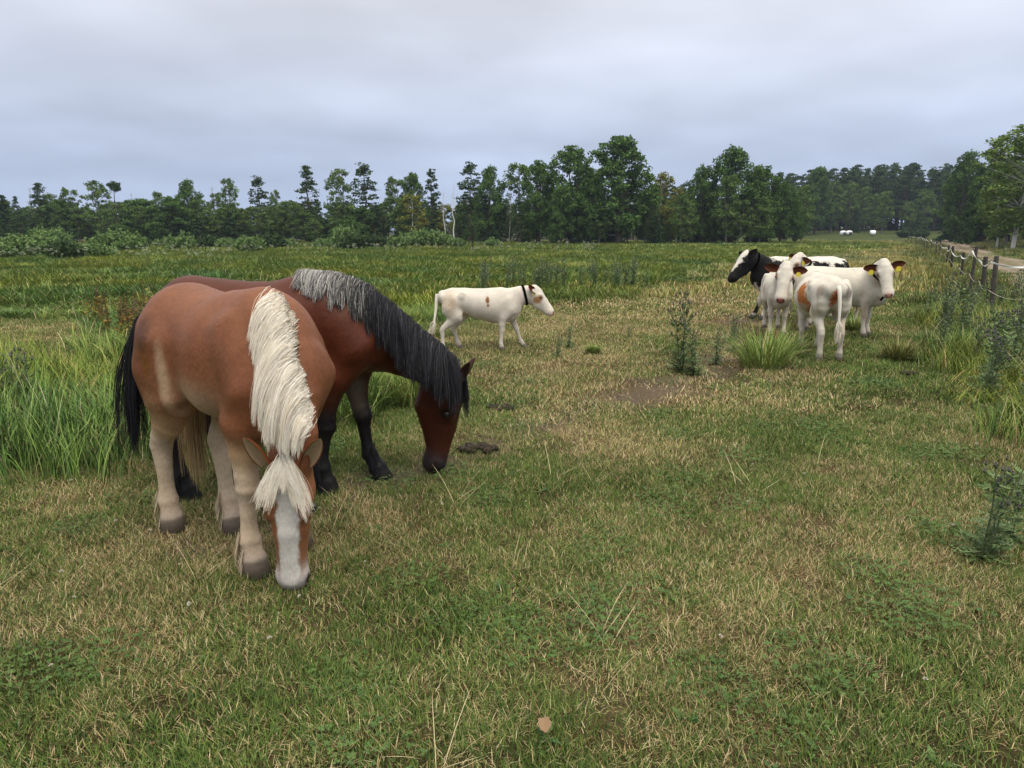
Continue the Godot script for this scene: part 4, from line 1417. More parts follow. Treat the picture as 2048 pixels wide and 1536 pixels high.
func pendant_of(an: Animal, neck: Array) -> Array:
	var p: Vector3 = (neck[2][0] as Vector3).lerp(neck[3][0], 0.75)
	var list := an.body.near(p, 0.3)
	var q := p
	while an.body.sdf(q, list) < 0.012:
		q += Vector3(0.002, -0.008, 0)
	return [q, q + Vector3(0.012, -0.07, 0.01), q + Vector3(0.006, -0.14, 0.0), q + Vector3(0.03, -0.21, -0.02), q + Vector3(0.0, -0.27, 0.03)]

func fur_normal() -> ImageTexture:
	var n := FastNoiseLite.new()
	n.seed = 21
	n.frequency = 0.05
	n.fractal_octaves = 3
	var im := n.get_seamless_image(256, 256)
	im.convert(Image.FORMAT_RGBA8)
	im.bump_map_to_normal_map(3.0)
	im.generate_mipmaps()
	return ImageTexture.create_from_image(im)

func fur_streaks() -> ImageTexture:
	var n := FastNoiseLite.new()
	n.seed = 23
	n.frequency = 0.02
	n.fractal_octaves = 3
	var im := n.get_seamless_image(512, 512)
	var out := Image.create(512, 512, false, Image.FORMAT_RGBA8)
	for y in 512:
		for x in 512:
			# streaked along the lie of the hair
			var v := im.get_pixel((x * 5 + y / 3) % 512, y).r
			var w := im.get_pixel(x, (y * 2) % 512).r
			var c := clampf(0.90 + 0.15 * (v - 0.5) + 0.07 * (w - 0.5), 0.0, 1.0)
			out.set_pixel(x, y, Color(c, c, c))
	return ImageTexture.create_from_image(out)

# ---------------------------------------------------------------- trees
func leaf(tr: Tris, at: Vector3, axis: Vector3, side: Vector3, ln: float, w: float, col: Color) -> void:
	var s := tr.v.size()
	var n := axis.cross(side).normalized()
	tr.v.append(at - axis * ln * 0.5)
	tr.v.append(at + side * w * 0.5)
	tr.v.append(at + axis * ln * 0.5)
	tr.v.append(at - side * w * 0.5)
	for k in 4:
		tr.n.append(n)
		tr.c.append(col)
	tr.i.append_array(PackedInt32Array([s, s + 1, s + 2, s, s + 2, s + 3]))

func rdir(g: RandomNumberGenerator) -> Vector3:
	var v := Vector3(g.randfn(), g.randfn(), g.randfn())
	return v.normalized() if v.length() > 0.01 else Vector3.UP

# leaves in a flattened cloud round a point
func spray(tr: Tris, g: RandomNumberGenerator, at: Vector3, r: Vector3, count: int, size: float, cols: Array, droop: float) -> void:
	var tone := g.randf_range(0.82, 1.15)
	for k in count:
		var o := rdir(g) * pow(g.randf(), 0.45)
		var axis := (rdir(g) + Vector3(0, -droop, 0) + o * 0.6).normalized()
		var side := axis.cross(rdir(g)).normalized()
		leaf(tr, at + o * r, axis, side, size * g.randf_range(0.7, 1.4), size * g.randf_range(0.45, 0.8), pick(g, cols) * tone)

func limb(tr: Tris, g: RandomNumberGenerator, a: Vector3, b: Vector3, r0: float, r1: float, col: Color, wob := 0.06, n := 5, sides := 6) -> void:
	var p := PackedVector3Array()
	var r := PackedFloat32Array()
	var l := a.distance_to(b)
	for k in n:
		var t := k / float(n - 1)
		var q := a.lerp(b, t)
		if k > 0 and k < n - 1:
			q += rdir(g) * l * wob * 0.5
		p.append(q)
		r.append(lerpf(r0, r1, t))
	tr.tube(p, r, sides, col, col)

var pine_cols := [Color(0.059, 0.097, 0.040), Color(0.074, 0.114, 0.045), Color(0.046, 0.078, 0.036)]
var spruce_cols := [Color(0.046, 0.084, 0.035), Color(0.059, 0.102, 0.037), Color(0.039, 0.071, 0.031)]
var aspen_cols := [Color(0.096, 0.160, 0.047), Color(0.121, 0.188, 0.053), Color(0.078, 0.132, 0.042), Color(0.152, 0.210, 0.062)]
var broad_cols := [Color(0.069, 0.132, 0.037), Color(0.090, 0.159, 0.042), Color(0.057, 0.106, 0.033), Color(0.113, 0.181, 0.048)]
var birch_cols := [Color(0.130, 0.203, 0.051), Color(0.162, 0.243, 0.062), Color(0.100, 0.162, 0.046), Color(0.211, 0.259, 0.073)]
var gold_cols := [Color(0.20, 0.205, 0.045), Color(0.15, 0.18, 0.045), Color(0.11, 0.15, 0.042), Color(0.27, 0.235, 0.05)]
var willow_cols := [Color(0.120, 0.198, 0.066), Color(0.150, 0.228, 0.084), Color(0.096, 0.168, 0.054), Color(0.180, 0.252, 0.102)]
var dark_cols := [Color(0.052, 0.085, 0.036), Color(0.065, 0.10, 0.042), Color(0.042, 0.07, 0.032)]

# every kind is built 10 m tall at its base; [trunk mesh, crown mesh]
func tree_kind(kind: String, seed_: int) -> Array:
	var g := RandomNumberGenerator.new()
	g.seed = seed_
	var tk := Tris.new()
	var cr := Tris.new()
	match kind:
		"pine":
			var bark := Color(0.10, 0.062, 0.042)
			var lean := Vector3(g.randfn(0, 0.3), 10.0, g.randfn(0, 0.3))
			limb(tk, g, Vector3(0, -0.2, 0), lean * 0.98, 0.17, 0.03, bark, 0.03, 8, 7)
			for k in 105:
				var t := g.randf_range(0.24, 1.0)
				var a := g.randf() * TAU
				var reach := (0.25 + 1.9 * pow(1.0 - t, 0.62)) * sqrt(g.randf_range(0.08, 1.25))
				var b := lean * t
				var e := b + Vector3(cos(a) * reach, g.randf_range(-0.25, 0.5), sin(a) * reach)
				if k % 2 == 0:
					limb(tk, g, b, e, 0.03, 0.01, bark, 0.1, 3, 4)
				spray(cr, g, e, Vector3(0.42, 0.17, 0.42) * g.randf_range(0.6, 1.5), 26, 0.27, pine_cols, -0.3)
		"spruce":
			limb(tk, g, Vector3(0, -0.2, 0), Vector3(0, 9.8, 0), 0.16, 0.02, Color(0.07, 0.05, 0.04), 0.01, 5, 6)
			for k in 120:
				var t := pow(g.randf(), 1.25) * 0.93 + 0.06
				var a := g.randf() * TAU
				var reach := 2.0 * pow(1.0 - t, 0.85) * g.randf_range(0.75, 1.12) + 0.1
				for j in 3:
					var f := (j + 1) / 3.0
					var p := Vector3(cos(a) * reach * f, t * 10.0 - reach * f * 0.28, sin(a) * reach * f)
					spray(cr, g, p, Vector3(0.34, 0.16, 0.34), 13, 0.30, spruce_cols, 0.5)
			spray(cr, g, Vector3(0, 9.7, 0), Vector3(0.1, 0.45, 0.1), 20, 0.16, spruce_cols, -1.0)
		"aspen", "birch", "goldbirch":
			var cols: Array = aspen_cols
			var bark := Color(0.14, 0.13, 0.11)
			if kind != "aspen":
				cols = birch_cols if kind == "birch" else gold_cols
				bark = Color(0.62, 0.60, 0.56)
			limb(tk, g, Vector3(0, -0.2, 0), Vector3(g.randfn(0, 0.25), 9.3, g.randfn(0, 0.25)), 0.14 if kind == "aspen" else 0.10, 0.025, bark, 0.05 if kind == "aspen" else 0.015, 8, 8)
			var n := 92 if kind != "birch" else 190
			var clump := 1.0 if kind != "birch" else 0.72
			for k in n:
				var t := g.randf_range(0.16, 1.0)
				var a := g.randf() * TAU
				var reach := 1.85 * pow(sin(clampf((t - 0.12) / 0.95, 0, 1) * PI), 0.7) * sqrt(g.randf()) + 0.15
				var b := Vector3(0, t * 9.2 - reach * 0.6, 0)
				var e := Vector3(cos(a) * reach, t * 9.6 + g.randf_range(-0.2, 0.3), sin(a) * reach)
				if k % 2 == 0:
					limb(tk, g, b, e, 0.03, 0.008, bark * 0.6, 0.12, 3, 4)
				spray(cr, g, e, Vector3(0.5, 0.42, 0.5) * clump * g.randf_range(0.6, 1.25), 46, 0.26 * clump, cols, 0.5 if kind != "aspen" else 0.1)
		"lollipop":
			limb(tk, g, Vector3(0, -0.2, 0), Vector3(0.2, 9.0, 0), 0.12, 0.05, Color(0.12, 0.09, 0.07), 0.03, 6, 6)
			for k in 26:
				var o := rdir(g) * Vector3(1.0, 0.9, 1.0) * pow(g.randf(), 0.4)
				spray(cr, g, Vector3(0.2, 8.9, 0) + o, Vector3(0.42, 0.3, 0.42), 42, 0.27, pine_cols, 0.0)
			for k in 14:
				var a := g.randf() * TAU
				spray(cr, g, Vector3(cos(a) * 0.9, g.randf_range(3.5, 6.5), sin(a) * 0.9), Vector3(0.5, 0.3, 0.5), 34, 0.27, aspen_cols, 0.0)
		"broad":
			var bark := Color(0.085, 0.07, 0.055)
			limb(tk, g, Vector3(0, -0.2, 0), Vector3(0, 4.2, 0), 0.28, 0.16, bark, 0.03, 5, 8)
			var lobes := []
			for k in 19:
				var t := (k + 0.5) / 19.0
				var a := k * 2.4 + g.randfn(0, 0.3)
				var y := lerpf(0.9, 8.9, t)
				var reach := 2.7 * pow(sin(clampf(0.18 + 0.77 * t, 0, 1) * PI), 0.55) * g.randf_range(0.6, 1.0) * (0.5 if k > 16 else 1.0)
				lobes.append(Vector3(cos(a) * reach, y, sin(a) * reach))
			lobes.append(Vector3(0, 8.9, 0))
			for p in lobes:
				limb(tk, g, Vector3(0, maxf(p.y * 0.45, 0.8), 0), p, 0.11, 0.03, bark, 0.12, 4, 5)
				var rr := g.randf_range(0.95, 1.35)
				for j in 19:
					var o := rdir(g) * pow(g.randf(), 0.4)
					o.y = o.y * 0.75 + 0.12
					spray(cr, g, p + o * rr, Vector3(0.46, 0.34, 0.46), 32, 0.27, broad_cols, 0.05)
			for j in 40:
				spray(cr, g, Vector3(g.randfn(0, 0.9), g.randf_range(1.2, 8.0), g.randfn(0, 0.9)), Vector3(0.5, 0.4, 0.5), 26, 0.28, broad_cols, 0.0)
		"dead", "snag":
			var bark := Color(0.30, 0.28, 0.25) if kind == "dead" else Color(0.58, 0.56, 0.52)
			var top := Vector3(g.randfn(0, 0.4), 9.8, g.randfn(0, 0.4))
			limb(tk, g, Vector3(0, -0.2, 0), top, 0.11, 0.012, bark, 0.04, 9, 6)
			for k in (34 if kind == "dead" else 9):
				var t := g.randf_range(0.45, 0.97)
				var a := g.randf() * TAU
				var reach := g.randf_range(0.5, 1.3) * (1.15 - t)
				var b := top * t
				var e := b + Vector3(cos(a) * reach, reach * 1.1, sin(a) * reach)
				limb(tk, g, b, e, 0.022, 0.006, bark * 0.9, 0.15, 4, 4)
				for j in 2:
					limb(tk, g, b.lerp(e, 0.5), b.lerp(e, 0.6) + rdir(g) * 0.3 + Vector3(0, 0.25, 0), 0.011, 0.004, bark * 0.9, 0.1, 3, 3)
	return [tk.mesh(), cr.mesh() if cr.v.size() > 0 else null]

func bush_kind(kind: String, seed_: int) -> Array:
	# 1 m tall, about 1.6 m across
	var g := RandomNumberGenerator.new()
	g.seed = seed_
	var tk := Tris.new()
	var cr := Tris.new()
	for k in 70:
		var a := g.randf() * TAU
		var f := sqrt(g.randf())
		var base := Vector3(cos(a) * f * 0.35, -0.03, sin(a) * f * 0.35)
		var top := Vector3(cos(a) * f * 0.82, g.randf_range(0.55, 1.0) * (1.0 - 0.45 * f * f), sin(a) * f * 0.82)
		limb(tk, g, base, top, 0.012, 0.004, Color(0.10, 0.085, 0.06), 0.1, 3, 4)
		for j in 34:
			var t := 0.15 + 0.85 * sqrt(g.randf())
			var p := base.lerp(top, t) + rdir(g) * 0.10
			var axis := ((top - base).normalized() * 0.8 + rdir(g) * 0.9).normalized()
			leaf(cr, p, axis, axis.cross(rdir(g)).normalized(), g.randf_range(0.11, 0.19), g.randf_range(0.05, 0.085), pick(g, willow_cols if kind == "willow" else dark_cols))
	return [tk.mesh(), cr.mesh()]

var front_trees := [
	["pine", -89.1, -128.0, 7.0, 0.8], ["pine", -87.8, -130.0, 7.6, 0.8], ["dead", -81.9, -124.0, 9.3, 1], ["pine", -78.6, -122.0, 9.2, 1.25], ["aspen", -79.3, -126.0, 8.4, 1], ["aspen", -72.3, -120.0, 8.9, 1], ["aspen", -66.7, -118.0, 10.0, 1.2], ["lollipop", -63.2, -117.0, 9.8, 1], ["aspen", -62.6, -119.0, 7.0, 0.9], ["dead", -64.7, -124.0, 8.3, 1], ["aspen", -60.4, -121.0, 7.1, 0.8], ["aspen", -57.9, -120.0, 8.4, 0.85], ["broad", -51.7, -117.0, 10.0, 0.75], ["dead", -50.4, -122.0, 9.2, 1.2], ["aspen", -48.7, -121.0, 8.1, 1], ["aspen", -45.8, -119.0, 10.4, 0.9], ["pine", -41.6, -121.0, 10.2, 1.1], ["aspen", -38.1, -118.0, 8.5, 0.7], ["pine", -32.9, -118.0, 11.6, 1.15], ["aspen", -27.4, -116.0, 11.7, 1.1], ["pine", -23.5, -118.0, 11.8, 1.2], ["aspen", -19.0, -120.0, 10.6, 1], ["broad", -16.0, -118.0, 11.2, 0.7], ["pine", -13.2, -119.0, 11.4, 0.85], ["snag", -10.4, -112.0, 8.6, 1], ["snag", -9.0, -111.0, 9.5, 1.15], ["pine", -6.5, -114.0, 11.6, 1.2], ["broad", -3.4, -112.0, 11.6, 0.72], ["aspen", 0.9, -112.0, 12.1, 1.1], ["dead", -0.3, -110.0, 7.9, 1], ["broad", 3.8, -108.0, 12.1, 0.8], ["broad", 8.5, -106.0, 13.9, 1.0], ["broad", 15.4, -106.0, 15.3, 1.15], ["aspen", 19.8, -108.0, 10.6, 0.9], ["broad", 11.2, -104.0, 9.9, 0.8], ["broad", 6.8, -103.0, 7.5, 0.8], ["goldbirch", 22.9, -112.0, 10.6, 1.1], ["goldbirch", 24.9, -110.0, 8.2, 1.0], ["aspen", 20.0, -105.0, 6.2, 0.9], ["broad", 28.0, -108.0, 11.3, 0.75], ["broad", 32.6, -108.0, 14.1, 1.05], ["broad", 37.3, -110.0, 11.5, 0.9], ["aspen", 30.6, -104.0, 9.6, 1.1], ["broad", 41.4, -112.0, 9.3, 0.85], ["aspen", 25.2, -104.0, 6.2, 1.0], ["aspen", 34.5, -105.0, 6.9, 1], ["aspen", 46.9, -118.0, 9.3, 0.9], ["broad", 85.3, -205.0, 18.6, 0.9], ["aspen", 92.9, -212.0, 14.8, 1.1], ["aspen", 98.5, -214.0, 14.3, 1.1], ["aspen", 104.5, -218.0, 13.3, 1.1], ["aspen", 108.5, -220.0, 11.2, 1.1], ["broad", 79.4, -200.0, 13.0, 1], ["broad", 72.1, -190.0, 13.4, 0.9], ["broad", 43.7, -112.0, 6.5, 0.7], ["broad", 81.2, -132.0, 16.0, 0.72], ["spruce", 82.2, -136.0, 12.5, 1], ["pine", 82.0, -126.0, 16.6, 1], ["spruce", 76.2, -120.0, 12.4, 1.1], ["broad", 77.3, -116.0, 12.9, 0.8], ["pine", 79.0, -112.0, 15.2, 1.1], ["broad", 71.1, -104.0, 10.9, 0.8], ["spruce", 64.7, -104.0, 5.8, 0.9], ["broad", 72.5, -100.0, 12.5, 1], ["pine", 89.9, -120.0, 15.5, 1], ["birch", 51.2, -74.0, 12.2, 1.8], ["birch", 54.9, -82.0, 7.4, 1.5], ["birch", 57.4, -80.0, 11.9, 1.8], ["aspen", 62.6, -92.0, 9.9, 1.6], ["broad", 76.2, -118.0, 11.4, 0.9], ["birch", 53.0, -70.0, 8.8, 1.1], ["aspen", -88.7, -122.0, 8.6, 1], ["broad", -89.7, -120.0, 9.2, 0.8], ["pine", -93.7, -122.0, 8.2, 1]]
var bush_spots := [
	["willow", -33.6, -46.5, 1.26, 1.2], ["willow", -33.6, -49.3, 1.50, 1.3], ["willow", -34.5, -52.5, 1.56, 1.2], ["dark", -27.8, -44.8, 1.16, 1.2], ["willow", -27.2, -47.4, 1.13, 1.1], ["willow", -33.1, -60.2, 1.75, 1.3], ["willow", -47.8, -74.9, 2.17, 1.2], ["willow", -34.1, -65.0, 1.54, 1], ["dark", -39.2, -77.2, 0.99, 0.8], ["willow", -29.6, -65.0, 1.58, 1.0], ["willow", -38.2, -79.7, 0.97, 1.2], ["dark", -31.5, -74.9, 1.22, 1.4], ["willow", -27.8, -70.6, 1.05, 1.2], ["willow", -21.8, -60.2, 1.31, 1.1], ["dark", -24.8, -74.9, 1.42, 1.2], ["willow", -24.5, -79.7, 0.86, 1.0], ["willow", -20.6, -79.7, 1.03, 1.3], ["willow", -17.2, -74.9, 2.32, 0.8], ["dark", -14.6, -66.7, 1.71, 0.9], ["dark", -14.5, -77.2, 1.51, 1.0], ["willow", -11.9, -77.2, 1.41, 1.1], ["willow", -10.2, -79.7, 1.94, 1.0], ["willow", -8.4, -79.7, 1.88, 1.1], ["willow", -6.2, -82.4, 0.95, 1.0], ["willow", -2.3, -85.2, 0.92, 1.1], ["dark", 94.8, -175.0, 1.90, 1.3], ["dark", 98.5, -175.0, 1.90, 1.2]]

func build_trees() -> void:
	var bark_m := vmat(0.9)
	var leaf_m := vmat(0.65, 0.45)
	leaf_m.metallic_specular = 0.1
	var lib := {}
	var seeds := {pine = 3, spruce = 2, aspen = 3, birch = 2, goldbirch = 2, lollipop = 1, broad = 3, dead = 2, snag = 2}
	for k in seeds:
		lib[k] = []
		for j in seeds[k]:
			lib[k].append(tree_kind(k, 100 + j * 7 + k.length()))
	print("kinds ", Time.get_ticks_msec())
	var g := RandomNumberGenerator.new()
	g.seed = 41
	var words := {
		pine = ["tall scots pine with open crown rising from the forest edge", "pine_tree", "pines along the forest edge"],
		spruce = ["dark conical spruce standing by the forest edge", "spruce_tree", "spruces along the forest edge"],
		aspen = ["slender grey stemmed leafy tree at the forest edge", "aspen_tree", "leafy trees along the forest edge"],
		birch = ["light green birch with white trunk beside the gravel track", "birch_tree", "birches beside the gravel track"],
		goldbirch = ["yellowing birch glowing between dark trees at the forest edge", "birch_tree", "yellowing birches in the forest"],
		lollipop = ["bare stemmed tree with a round tuft of crown at its top", "aspen_tree", ""],
		broad = ["big dense dark green broadleaf tree at the forest edge", "broadleaf_tree", "dense broadleaf trees along the forest edge"],
		dead = ["leafless grey dead tree standing among the forest edge", "dead_tree", "dead trees in the forest edge"],
		snag = ["bare white birch snag with broken top before the forest", "dead_tree", "bare white birch snags"],
	}
	var own := {
		12: "full round leafy tree standing between two bare grey trees", 22: "rounded leafy tree between two tall pines at the forest edge", 24: "shorter bare white birch snag before the forest", 25: "taller bare white birch snag with a crooked top before the forest",
		26: "tall spreading pine beside the bare white snags", 27: "leafy tree next to the spreading pine by the snags", 31: "second tallest broad crowned tree, beside the tallest of the forest edge", 32: "tallest tree of the forest edge with an airy rounded crown",
		36: "taller yellowing birch between the two groups of big trees", 37: "bright yellow topped birch beside the taller yellowing one", 40: "big dome shaped dark tree standing over the yellowing birches", 47: "dense rounded tree where the forest edge steps back to the bales",
		55: "tall narrow dark tree where the track bends into the wood", 57: "tall open topped pine behind the trees beside the track", 59: "dense dark tree behind the birches by the track", 65: "tallest birch beside the track with white trunk and drooping light crown", 66: "smaller birch with a thin white stem beside the track",
	}
	for k in front_trees.size():
		var t: Array = front_trees[k]
		var wd: Array = words[t[0]]
		if own.has(k):
			wd = [own[k], wd[1], wd[2]]
		plant_tree(t[0], lib, g, t[1], t[2], t[3], t[4], wd, bark_m, leaf_m)
	# the lower second growth before and between them
	for k in 150:
		var x := -108.0 + 1.0 * k + g.randf_range(-0.8, 0.8)
		var z := -103.0 - g.randf_range(0.0, 18.0) - (8.0 if x < 0.0 else 0.0)
		var kind: String = ["aspen", "spruce", "aspen", "goldbirch", "spruce", "broad", "aspen", "birch"][g.randi() % 8]
		if kind == "goldbirch" and g.randf() < 0.6:
			kind = "aspen"
		if kind == "birch":
			kind = "pine"
		var h := g.randf_range(3.2, 7.4)
		plant_tree(kind, lib, g, x, z, h, g.randf_range(1.2, 1.7), [{spruce = "young dark spruce in the undergrowth before the taller forest", aspen = "young leafy tree in the undergrowth before the taller forest", goldbirch = "young yellowing birch in the undergrowth before the forest", broad = "low bushy broadleaf tree in the undergrowth before the forest", pine = "young pine in the undergrowth before the taller forest"}[kind], "young_tree", "young %s trees before the forest" % kind], bark_m, leaf_m)
	# the wood behind
	for k in 170:
		var x := -140.0 + 1.55 * k + g.randf_range(-1.2, 1.2)
		var z := -138.0 - g.randf_range(0.0, 26.0)
		if x > 52.0:
			z -= 95.0
		var h := g.randf_range(5.6, 7.8) if x < 5.0 else g.randf_range(9.0, 12.0)
		var wk: String = ["pine", "spruce", "pine", "broad"][g.randi() % 4]
		plant_tree(wk, lib, g, x, z, h, g.randf_range(1.0, 1.35), [{pine = "pine of the wood behind the forest edge", spruce = "pointed spruce of the wood behind the forest edge", broad = "rounded tree of the wood behind the forest edge"}[wk], "wood_tree", "%s trees of the wood behind" % wk], bark_m, leaf_m)
	# the pine wood beyond the far end of the field
	for row in 4:
		for k in 34:
			var x := 88.0 + 3.4 * k + g.randf_range(-1.4, 1.4)
			var z := -236.0 - row * 9.0 + g.randf_range(-3, 3) + 0.28 * (x - 88.0)
			var h := g.randf_range(13.5, 17.5) + row * 0.9 + (x - 88.0) * 0.03
			plant_tree("pine" if g.randf() < 0.7 else "spruce", lib, g, x, z, h, g.randf_range(1.2, 1.7), ["tall dark pine of the wood beyond the wrapped bales", "tall_pine", "pines of the wood beyond the bales"], bark_m, leaf_m)
	for k in 22:
		var x := 76.0 + 4.6 * k + g.randf_range(-1.5, 1.5)
		var z := -214.0 + g.randf_range(-6, 6) + 0.28 * (x - 76.0)
		plant_tree(["aspen", "spruce", "broad", "aspen"][g.randi() % 4], lib, g, x, z, g.randf_range(6.0, 13.0), g.randf_range(1.0, 1.4), ["mid green young tree along the foot of the pine wood", "field_edge_tree", "young trees at the foot of the pine wood"], bark_m, leaf_m)
	# shrubs
	var bl := {willow = [bush_kind("willow", 5), bush_kind("willow", 6), bush_kind("willow", 7)], dark = [bush_kind("dark", 8), bush_kind("dark", 9)]}
	for b in bush_spots:
		var pair: Array = bl[b[0]][g.randi() % bl[b[0]].size()]
		var o := thing("willow_bush" if b[0] == "willow" else "dark_bush", Vector3(b[1], height_at(b[1], b[2]), b[2]), g.randf() * TAU)
		var h: float = maxf(b[3], 1.0)
		o.scale = Vector3(b[4] * 0.95, 1, b[4] * 0.95) * (h * 1.05 + 0.15)
		put(pair[0], "stems", o, bark_m)
		put(pair[1], "foliage", o, leaf_m)
		if b[0] == "willow":
			tag(o, "grey green rounded willow bush on the meadow before the forest", "bush", "willow bushes on the meadow")
		else:
			tag(o, "low dark green bush at the end of the open grassland", "bush", "dark bushes on the grassland")
	# the lone small tree in the meadow
	var yt := thing("small_tree", Vector3(-3.4, height_at(-3.4, -61.7), -61.7), 0.4)
	var tk := Tris.new()
	var cr := Tris.new()
	limb(tk, g, Vector3(0, -0.1, 0), Vector3(0.05, 2.3, 0), 0.05, 0.015, Color(0.05, 0.04, 0.03), 0.03, 5, 6)
	for k in 60:
		var t := g.randf_range(0.3, 1.0)
		var a := g.randf() * TAU
		var reach := 1.15 * pow(1.02 - t, 0.6) * sqrt(g.randf())
		var p := Vector3(cos(a) * reach, t * 2.55, sin(a) * reach)
		limb(tk, g, Vector3(0, p.y - 0.15 * reach, 0), p, 0.012, 0.004, Color(0.05, 0.04, 0.03), 0.08, 3, 4)
		spray(cr, g, p, Vector3(0.2, 0.12, 0.2), 40, 0.075, dark_cols, 0.0)
	put(tk.mesh(), "trunk", yt, bark_m)
	put(cr.mesh(), "crown", yt, leaf_m)
	tag(yt, "small lone dark tree with bare stem standing out in the meadow", "tree")

func plant_tree(kind: String, lib: Dictionary, g: RandomNumberGenerator, x: float, z: float, h: float, w: float, words: Array, bark_m: Material, leaf_m: Material) -> void:
	var pair: Array = lib[kind][g.randi() % lib[kind].size()]
	var o := thing(words[1], Vector3(x, height_at(x, z), z), g.randf() * TAU)
	var s := h / 10.0
	var sw := s * w if kind in ["dead", "snag", "lollipop"] else clampf(s, 0.6, 1.6) * w
	o.scale = Vector3(sw, s, sw)
	put(pair[0], "trunk", o, bark_m)
	if pair[1] != null:
		put(pair[1], "crown", o, leaf_m)
	tag(o, words[0], "tree", words[2])

# ---------------------------------------------------------------- fence
var post_spots := [[9.05, -12.3, 1.2], [9.44, -13.99, 1.21], [11.6, -17.6, 1.08], [12.29, -19.19, 1.30], [16.12, -25.78, 0.96], [19.99, -32.74, 1.05], [23.53, -39.05, 1.02], [28.04, -47.39, 1.1], [31.44, -53.61, 1.05], [37.61, -64.97, 1.1], [44.23, -77.22, 1.05], [50.25, -88.31, 1.1], [58.2, -103.08, 1.15], [65.54, -117.86, 1.1], [70.5, -128.0, 1.1], [76.0, -139.0, 1.15]]

func build_fence() -> void:
	var wood := vmat(0.9)
	var n := FastNoiseLite.new()
	n.seed = 31
	n.frequency = 0.03
	var im := Image.create(64, 256, false, Image.FORMAT_RGBA8)
	for y in 256:
		for x in 64:
			var v := clampf(0.72 + 0.4 * n.get_noise_2d(x * 6.0, y * 0.5) + 0.2 * n.get_noise_2d(x * 18.0, y * 1.5), 0.0, 1.0)
			im.set_pixel(x, y, Color(v, v, v))
	wood.albedo_texture = ImageTexture.create_from_image(im)
	wood.uv1_triplanar = true
	wood.uv1_scale = Vector3(5, 2, 5)
	var black := flat_mat(lin(0.015, 0.015, 0.016), 0.5)
	var white := flat_mat(lin(0.78, 0.78, 0.76), 0.5)
	var wire_m := flat_mat(lin(0.55, 0.52, 0.45), 0.5)
	var g := RandomNumberGenerator.new()
	g.seed = 51
	var f := thing("electric_fence")
	tag(f, "electric fence of dark wooden posts carrying sagging white tape beside the track", "fence")
	var tape_p := PackedVector3Array()
	var wire_p := PackedVector3Array()
	for k in post_spots.size():
		var s: Array = post_spots[k]
		var at := Vector3(s[0], height_at(s[0], s[1]), s[1])
		var tr := Tris.new()
		var lean := Vector3(g.randfn(0, 0.02), 0, g.randfn(0, 0.02))
		var pts := PackedVector3Array()
		var rr := PackedFloat32Array()
		var r0 := g.randf_range(0.040, 0.052)
		for j in 9:
			var t := j / 8.0
			pts.append(at + Vector3(0, -0.15 + t * (s[2] + 0.15), 0) + lean * t)
			rr.append(r0 * (1.0 + 0.05 * g.randfn()))
		pts.append(pts[8] + Vector3(0, 0.012, 0))
		rr.append(r0 * 0.85)
		var c := Color(0.13, 0.12, 0.105) * g.randf_range(0.6, 1.3)
		tr.tube(pts, rr, 10, c, c * 1.2)
		var po := put(tr.mesh(), "post", f, wood)
		# two insulators on the field side
		for lvl in 2:
			var y: float = s[2] - 0.09 if lvl == 0 else s[2] * 0.48
			if k > 7 and lvl == 1:
				continue
			var it := Tris.new()
			var p0 := at + Vector3(-r0 * 0.7, y, 0.0) + lean * y
			var p1 := p0 + Vector3(-0.075, 0.0, 0.02)
			it.tube(PackedVector3Array([p0, p0.lerp(p1, 0.4), p1]), PackedFloat32Array([0.014, 0.012, 0.012]), 7, Color.WHITE, Color.WHITE)
			it.tube(PackedVector3Array([p1 + Vector3(0, -0.03, 0), p1 + Vector3(0, -0.012, 0), p1 + Vector3(0, 0.012, 0), p1 + Vector3(0, 0.03, 0)]), PackedFloat32Array([0.008, 0.022, 0.022, 0.008]), 8, Color.WHITE, Color.WHITE)
			put(it.mesh(), "insulator", po, black)
			if lvl == 0:
				tape_p.append(p1 + Vector3(-0.015, 0, 0))
			else:
				wire_p.append(p1 + Vector3(-0.012, 0, 0))
	# the tape sags and twists between the posts
	var tp := Tris.new()
	var steps := 14
	for k in tape_p.size() - 1:
		var a := tape_p[k]
		var b := tape_p[k + 1]
		var l := a.distance_to(b)
		var sag := minf(0.03 + 0.018 * l, 0.16)
		var prev := PackedVector3Array()
		for j in steps + 1:
			var t := j / float(steps)
			var p := a.lerp(b, t) - Vector3(0, sag * 4.0 * t * (1.0 - t), 0)
			var tw := sin(t * PI * 2.0 + k) * 0.7
			var up := Vector3(sin(tw), cos(tw), 0) * (0.019 if l < 12.0 else 0.024)
			var th := (b - a).normalized().cross(up).normalized() * 0.0015
			var ring := PackedVector3Array([p + up + th, p - up + th, p - up - th, p + up - th])
			if j > 0:
				for q in 4:
					var q2 := (q + 1) % 4
					var nn := (ring[q] + ring[q2]) * 0.5 - p
					tp.quad(prev[q], prev[q2], ring[q2], ring[q], nn.normalized(), Color.WHITE)
			prev = ring
	tp_fix(tp)
	put(tp.mesh(), "tape", f, white)
	var wp := Tris.new()
	for k in wire_p.size() - 1:
		var pts := PackedVector3Array()
		var rr := PackedFloat32Array()
		for j in 11:
			var t := j / 10.0
			pts.append(wire_p[k].lerp(wire_p[k + 1], t) - Vector3(0, 0.10 * 4.0 * t * (1.0 - t), 0))
			rr.append(0.0035)
		wp.tube(pts, rr, 5, Color.WHITE, Color.WHITE)
	put(wp.mesh(), "wire", f, wire_m)

